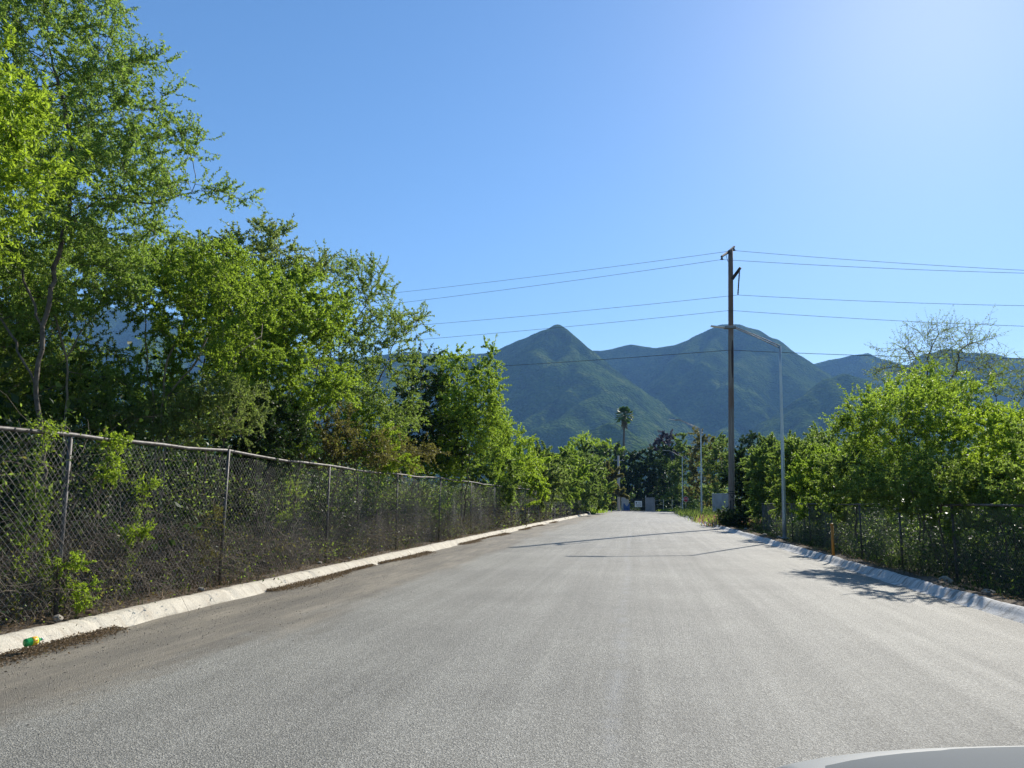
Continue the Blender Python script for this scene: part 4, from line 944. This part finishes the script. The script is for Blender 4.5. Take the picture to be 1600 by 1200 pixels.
def tufts(name, label, centres, n, h, mats, seed, r=.5, w=.012):
    """grass and weeds: blades in clumps"""
    rng = np.random.default_rng(seed); c = np.array(centres); i = rng.integers(0, len(c), n); O = c[i]+rng.normal(size=(n, 3))*np.array([r, r, 0]); d = unit(rng.normal(size=(n, 3))*np.array([.35, .35, .1])+np.array([0, 0, 1]))
    L = h*rng.uniform(.4, 1.2, n)[:, None]; s = unit(np.cross(d, rng.normal(size=(n, 3)))); bend = rng.normal(size=(n, 3))*np.array([.3, .3, 0]); ww = w
    V = np.stack([O-s*ww, O+s*ww, O+d*L*.6+s*ww*.7, O+d*L+bend*L*.4, O+d*L*.6-s*ww*.7], 1).reshape(-1, 3); Fq = np.arange(n*5).reshape(-1, 5)
    o = np_mesh(name, V, Fq, mats)
    if len(mats) > 1: o.data.polygons.foreach_set('material_index', rng.integers(0, len(mats), n).astype(np.int32))
    return tag(o, label, None, None, 'stuff')
def weeds():
    r = random.Random(9)
    cs = [(XR(y)+r.uniform(.6, 3.5), y, -.05) for y in np.arange(64, 112, .5)]; tufts('weeds', 'pale green weeds and tall grass around the middle lamp', cs, 9000, .8, [L_MID, L_GREY, L_DARK, L_BRN, L_DARK], 1, .5, .022)
    cs = [(XR(y)+r.uniform(.6, 2.6), y, -.0) for y in np.arange(49, 66, .5)]; tufts('weeds', 'low weeds with pinkish seed heads just left of the utility pole', cs, 4000, .6, [L_PINK, L_BRIGHT, L_DRY], 2, .5, .03)
    cs = [(XR(y)+r.uniform(.45, 1.5), y, .05) for y in np.arange(7, 48, .35)]; tufts('weeds', 'sparse shaded grass behind the right kerb', cs, 3000, .16, [L_DARK, L_BRN, L_DARK], 3, .2, .005)
    cs = [(XL(y)-r.uniform(.45, .9), y, .1) for y in np.arange(6, 60, .4)]; tufts('weeds', 'thin grass and stalks at the foot of the left fence', cs, 3200, .2, [L_DARK, L_DRY, L_BRN, L_DRY], 4, .12, .004)
    cs = [(XL(y)-r.uniform(.5, .7), y, .1) for y in (100, 104, 108, 112)]; tufts('weeds', 'bright grass at the end of the left kerb', cs, 1500, .7, [L_BRIGHT], 5, .7, .03)
    cs = [(x, 134.5+r.uniform(-1, 1), 0) for x in np.arange(26, 33, .3)]; tufts('weeds', 'bright grass and stones in front of the far wire fence', cs, 1500, .5, [L_BRIGHT, L_YELLOW], 6, .4, .04)
    b = np.array([XR(46.5)+.55, 46.5, .05]); c = P(1141, 812, 46)
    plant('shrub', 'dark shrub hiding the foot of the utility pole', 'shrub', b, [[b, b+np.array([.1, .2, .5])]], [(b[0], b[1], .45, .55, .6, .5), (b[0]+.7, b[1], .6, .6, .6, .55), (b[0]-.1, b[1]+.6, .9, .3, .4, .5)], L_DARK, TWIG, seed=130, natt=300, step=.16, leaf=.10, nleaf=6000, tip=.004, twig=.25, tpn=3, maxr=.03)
weeds()

def litter():
    rng = np.random.default_rng(17)
    # drifts of dead leaves in the left gutter and on the verge
    y = rng.uniform(4, 60, 70000)**1.0; y = 4+ (y-4)**1.6/ (56**.6); dens = (np.sin(y*.9+1.2)+np.sin(y*.43+.5)+.6*np.sin(y*2.3)) > -.55 ; y = y[dens]; n = len(y)
    o_ = .02+np.abs(rng.normal(size=n))*(.05+.10*np.clip(np.sin(y*.9+1.2)+.4, 0, 1.2)); x = XL(y)+.0+o_; z = .018+.05*np.exp(-o_/.08)*rng.uniform(0, 1, n)+.05*np.sin(np.pi*np.clip(o_/11, 0, 1))
    D = rng.normal(size=(n, 3))*np.array([1, 1, .35]); V1 = leaves_np(np.stack([x, y, z], 1), D, .029, .5, rng, 1.2)
    tag(np_mesh('leaf_litter', V1[0], V1[1], L_DRY), 'brown dead leaves drifted along the left gutter', None, None, 'stuff')
    n = 9000; y = 4+rng.uniform(0, 1, n)**1.6*50; o_ = rng.uniform(.3, 1.4, n); x = XL(y)-o_; V1 = leaves_np(np.stack([x, y, .15+rng.uniform(0, .03, n)], 1), rng.normal(size=(n, 3))*np.array([1, 1, .3]), .045, .45, rng, 1.2)
    tag(np_mesh('leaf_litter', V1[0], V1[1], L_DRY), 'dead leaves and chips on the left verge', None, None, 'stuff')
    n = 5000; y = 6+rng.uniform(0, 1, n)**1.6*44; o_ = rng.uniform(.33, 1.8, n); x = XR(y)+o_; V1 = leaves_np(np.stack([x, y, .13-.27*np.clip((o_-.5)/1.8, 0, 1)*1.8+.03+rng.uniform(0, .03, n)], 1), rng.normal(size=(n, 3))*np.array([1, 1, .3]), .05, .45, rng, 1.2)
    tag(np_mesh('leaf_litter', V1[0], V1[1], L_DRY), 'dead leaves behind the right kerb', None, None, 'stuff')
    # loose grit on the asphalt
    n = 2600; y = 3.2+rng.uniform(0, 1, n)**1.8*26; x = XL(y)+.1+np.abs(rng.normal(size=n))*.9; s = rng.uniform(.003, .009, n)
    base = np.array([[1, 0, 0], [-1, 0, 0], [0, 1, 0], [0, -1, 0], [0, 0, .8], [0, 0, -.4]], float); fs = np.array([[0, 2, 4], [2, 1, 4], [1, 3, 4], [3, 0, 4], [2, 0, 5], [1, 2, 5], [3, 1, 5], [0, 3, 5]])
    zz = .006+.05*np.sin(np.pi*np.clip((x-XL(y))/11.05, 0, 1)); V = (np.stack([x, y, zz], 1)[:, None, :]+base[None]*s[:, None, None]).reshape(-1, 3); Fq = (fs[None]+(np.arange(n)*6)[:, None, None]).reshape(-1, 3)
    tag(np_mesh('grit', V, Fq, STONE), 'loose grit scattered near the left gutter', None, None, 'stuff')
    # stones: each one a thing
    def stone(p, r, label, mat=STONE, seed=0, sq=(1, .8, .55)):
        bm = bmesh.new(); bmesh.ops.create_icosphere(bm, subdivisions=3, radius=1); rr = np.random.default_rng(seed); dirs = unit(rr.normal(size=(9, 3))); cut = rr.uniform(.55, .85, 9)
        for v in bm.verts:
            q = np.array(v.co)
            for d, c in zip(dirs, cut):
                k = q@d
                if k > c: q = q-d*(k-c)
            v.co = Vector(q*np.array(sq)*r)
        me = bpy.data.meshes.new('stone'); bm.to_mesh(me); bm.free(); o = link('stone', me, mat); o.location = tuple(float(c) for c in p); o.rotation_euler = (0, 0, seed); return tag(o, label, 'stone', 'stones along the verges')
    L = [((545, 873), 'flat brown stone on the left kerb edge, past the third fence post'), ((328, 922), 'pale rough stone behind the left kerb near the third post'), ((95, 968), 'brown rubble stone behind the kerb above the bottle'), ((152, 958), 'flat reddish stone behind the kerb at the second post'),
         ((594, 861), 'small white stone below the fifth fence post'), ((499, 881), 'grey lump of soil behind the left kerb'), ((790, 824), 'pale stone by the kerb beside the far fence')]
    for i, ((px, py), lb) in enumerate(L):
        q = G(px, py, .16); q[0] = min(q[0], XL(q[1])-.4); q[2] = .17; stone(q, .05+.018*(i % 3), lb, BRICK if i in (3,) else STONE, i)
    for i, ((px, py), lb) in enumerate([((1217, 839), 'small rock at the foot of the nearest lamp post'), ((1478, 906), 'pale rock behind the right kerb, below the fence'), ((1545, 925), 'rock half in shade behind the near right kerb'), ((1135+60, 836), 'dark rock behind the right kerb near the lamp'), ((1165, 826), 'rock behind the kerb just past the utility pole')]):
        q = G(px, py, .13); q[0] = max(q[0], XR(q[1])+.5); q[2] = .12; stone(q, .12+.03*(i % 2), lb, STONE, 20+i)
    q = G(899, 803, .1); stone((XL(q[1])-.1, q[1], .25), .35, 'dark lump lying on the far left kerb', simple('black_bag', (.02, .02, .02), .5), 31)
litter()

def bottle():
    a = G(33, 1010, .075); bq = G(66, 1001, .10); a[0] = XL(a[1])+.06; bq = a + unit(bq-a)*.0
    ax = unit(P(64, 998, 7.75)-P(38, 1004, 7.6))*.72; c0 = P(38, 1005, 7.62)
    o = thing('plastic_bottle', 'crushed green plastic bottle with yellow label lying against the left kerb', 'bottle', c0)
    grn = NT('green_plastic'); grn.pbr((.05, .5, .14), .15, 0, None, .5, Transmission_Weight=.45, IOR=1.35); grn = grn.m
    yel = simple('yellow_label', (.80, .66, .02), .4, var=.06); red = simple('orange_print', (.75, .2, .02), .4, var=.05)
    pr = [(0, .012), (.002, .035), (.012, .05), (.03, .053), (.05, .050), (.065, .053), (.10, .052), (.15, .050), (.175, .045), (.20, .03), (.22, .016), (.235, .014)]; pr = [(p, r_*.74) for p, r_ in pr]
    MB().tube([ax*p for p, r_ in pr], [r_ for p, r_ in pr], 20).build('body', grn, o, smooth=True)
    MB().tube([ax*.088, ax*.12, ax*.165], [.0405, .0402, .0392], 20).build('label_band', yel, o, smooth=True)
    x, y = frames(unit(ax)[None]); x = x[0]; y = y[0]; m = MB(); vs = []
    for i in range(5):
        for k in range(7): a_ = math.pi*(1.05+.22*k); vs.append(ax*(.105+.04*i/4)+(x*math.cos(a_)+y*math.sin(a_))*.0417)
    m.add(vs, [(i*7+k, i*7+k+1, i*7+k+8, i*7+k+7) for i in range(4) for k in range(6)]); m.build('label_print', red, o)
    MB().tube([ax*.236, ax*.255], .0135, 16).build('cap', WHITEP, o, smooth=True); MB().tube([ax*.2555, ax*.262], .012, 16).build('cap_liner', BLACKP, o, smooth=True)
bottle()

# ================================================================== the car whose bonnet shows at the lower right
def car():
    paint = NT('silver_paint'); n = paint.noise(paint.pos(), 900, 2); paint.pbr(paint.ramp(n, [(.3, (.11, .125, .13)), (.7, (.13, .145, .15))]), .8, .0, None, .12, Coat_Weight=.0, Coat_Roughness=.3); paint = paint.m
    highlightp = simple('bonnet_highlight_paint', (.20, .21, .20), .6, .0, var=.03); glass = NT('car_glass'); glass.pbr((.02, .025, .03), .05, 0, None, .6); glass = glass.m  # paler tone stands for the highlight along the bonnet edge
    rub = simple('tyre_rubber', (.02, .02, .02), .8); rim = simple('wheel_alloy', (.45, .46, .47), .3, .8)
    X0, X1 = .50, 2.42; cx = (X0+X1)/2; yf = 1.75
    o = thing('car', 'silver car whose bonnet edge shows at the lower right corner', 'car', (cx, .0, .03))
    ox = np.array([cx, -.4, 0]); Wd = (X1-X0)/2
    # lower body: lofted sections along y
    secs = [(-4.15, .62, .35, .78), (-4.1, .8, .3, .95), (-3.6, .88, .25, 1.02), (-2.2, .91, .22, 1.0), (-.6, .91, .22, .98), (.1, .91, .22, .96), (1.2, .90, .24, .90), (1.68, .84, .28, .80), (1.80, .66, .36, .66)]
    vs = []; N = 20
    for (y, hw, z0, z1) in secs:
        for k in range(N):
            a_ = 2*math.pi*k/N; c, s = math.cos(a_), math.sin(a_); e = .35; xx = hw*np.sign(c)*abs(c)**e; zz = (z0+z1)/2+(z1-z0)/2*np.sign(s)*abs(s)**e; vs.append((xx, y+.4, zz))
    fs = [(i*N+k, i*N+(k+1) % N, (i+1)*N+(k+1) % N, (i+1)*N+k) for i in range(len(secs)-1) for k in range(N)]+[tuple(range(N)), tuple(reversed([(len(secs)-1)*N+k for k in range(N)]))]
    MB().add(vs, fs).build('body', paint, o, smooth=True)
    # bonnet: rounded panel, edge highlight and darker inner reflection painted on as two tones
    def panel(ins, zz, name, mat, thick):
        nx, ny = 28, 20; vs = []
        for j in range(ny+1):
            v = j/ny
            for i in range(nx+1):
                u = -1+2*i/nx; hw = (Wd-.06-ins); r = .17
                yy0, yy1 = -.05+ins, 1.56-ins-.03*u*u; yq = yy0+(yy1-yy0)*v
                # round the front corners
                dy = yy1-yq; k = 1.0
                if dy < r: k = 1-(1-math.sqrt(max(0, 1-((r-dy)/r)**2)))*r/hw
                x = u*hw*k; edge = min(1, max(0, dy)/.25); side = 1-abs(u)**6
                z = .955+.045*v*0 + (.02*(1-u*u) - .06*v) - .05*(1-edge)**2 - .03*(1-side) + zz; vs.append((x, yq+.4, z))
        fs = [(j*(nx+1)+i, j*(nx+1)+i+1, (j+1)*(nx+1)+i+1, (j+1)*(nx+1)+i) for j in range(ny) for i in range(nx)]
        ob = MB().add(vs, fs).build(name, mat, o, smooth=True); sd = ob.modifiers.new('s', 'SOLIDIFY'); sd.thickness = thick; sd.offset = -1; return ob
    bn = panel(0, .03, 'bonnet', highlightp, .02); panel(.05, .044, 'bonnet_centre', paint, .012)
    # cabin
    cs = [(-3.9, .70, .98, 1.02), (-3.3, .66, 1.0, 1.5), (-2.0, .64, 1.0, 1.58), (-1.0, .66, 1.0, 1.50), (-.1, .76, .98, 1.02)]; vs = []
    for (y, hw, z0, z1) in cs: vs += [(-hw-.1, y+.4, z0-.05), (-hw, y+.4, z1), (hw, y+.4, z1), (hw+.1, y+.4, z0-.05)]
    fs = [(i*4+k, i*4+k+1, i*4+k+5, i*4+k+4) for i in range(4) for k in range(3)]
    MB().add(vs, fs).build('cabin_glass', glass, o); rails = {-1: MB(), 1: MB()}
    for i in range(len(cs)-1):
        for s_ in (-1, 1):
            a, b_ = cs[i], cs[i+1]; rails[s_].tube([(s_*a[1], a[0]+.4, a[3]+.01), (s_*b_[1], b_[0]+.4, b_[3]+.01)], .035, 6)
    for s_ in (-1, 1): rails[s_].build('roof_rail', paint, o)
    MB().box((-.62, -2.95, 1.53), (.62, -.65, 1.61)).build('roof', paint, o, bevel=.03)
    for sx in (-1, 1):
        for y in (.95, -2.75):
            c = (sx*(Wd-.1), y+.4, .33); t = MB().tube([(c[0]-.1, c[1], c[2]), (c[0]+.1, c[1], c[2])], .33, 28).build('wheel', rub, o, smooth=False, bevel=.02)
            MB().tube([(c[0]+sx*.101, c[1], c[2]), (c[0]+sx*.115, c[1], c[2])], .21, 24).build('rim', rim, t)
        MB().box((sx*.52-.17, 1.98, .55), (sx*.52+.17, 2.17, .72)).build('headlight', GLASS_LED, o, bevel=.03)
    MB().box((-.45, 2.08, .40), (.45, 2.215, .54)).build('grille', BLACKP, o, bevel=.02)
car()
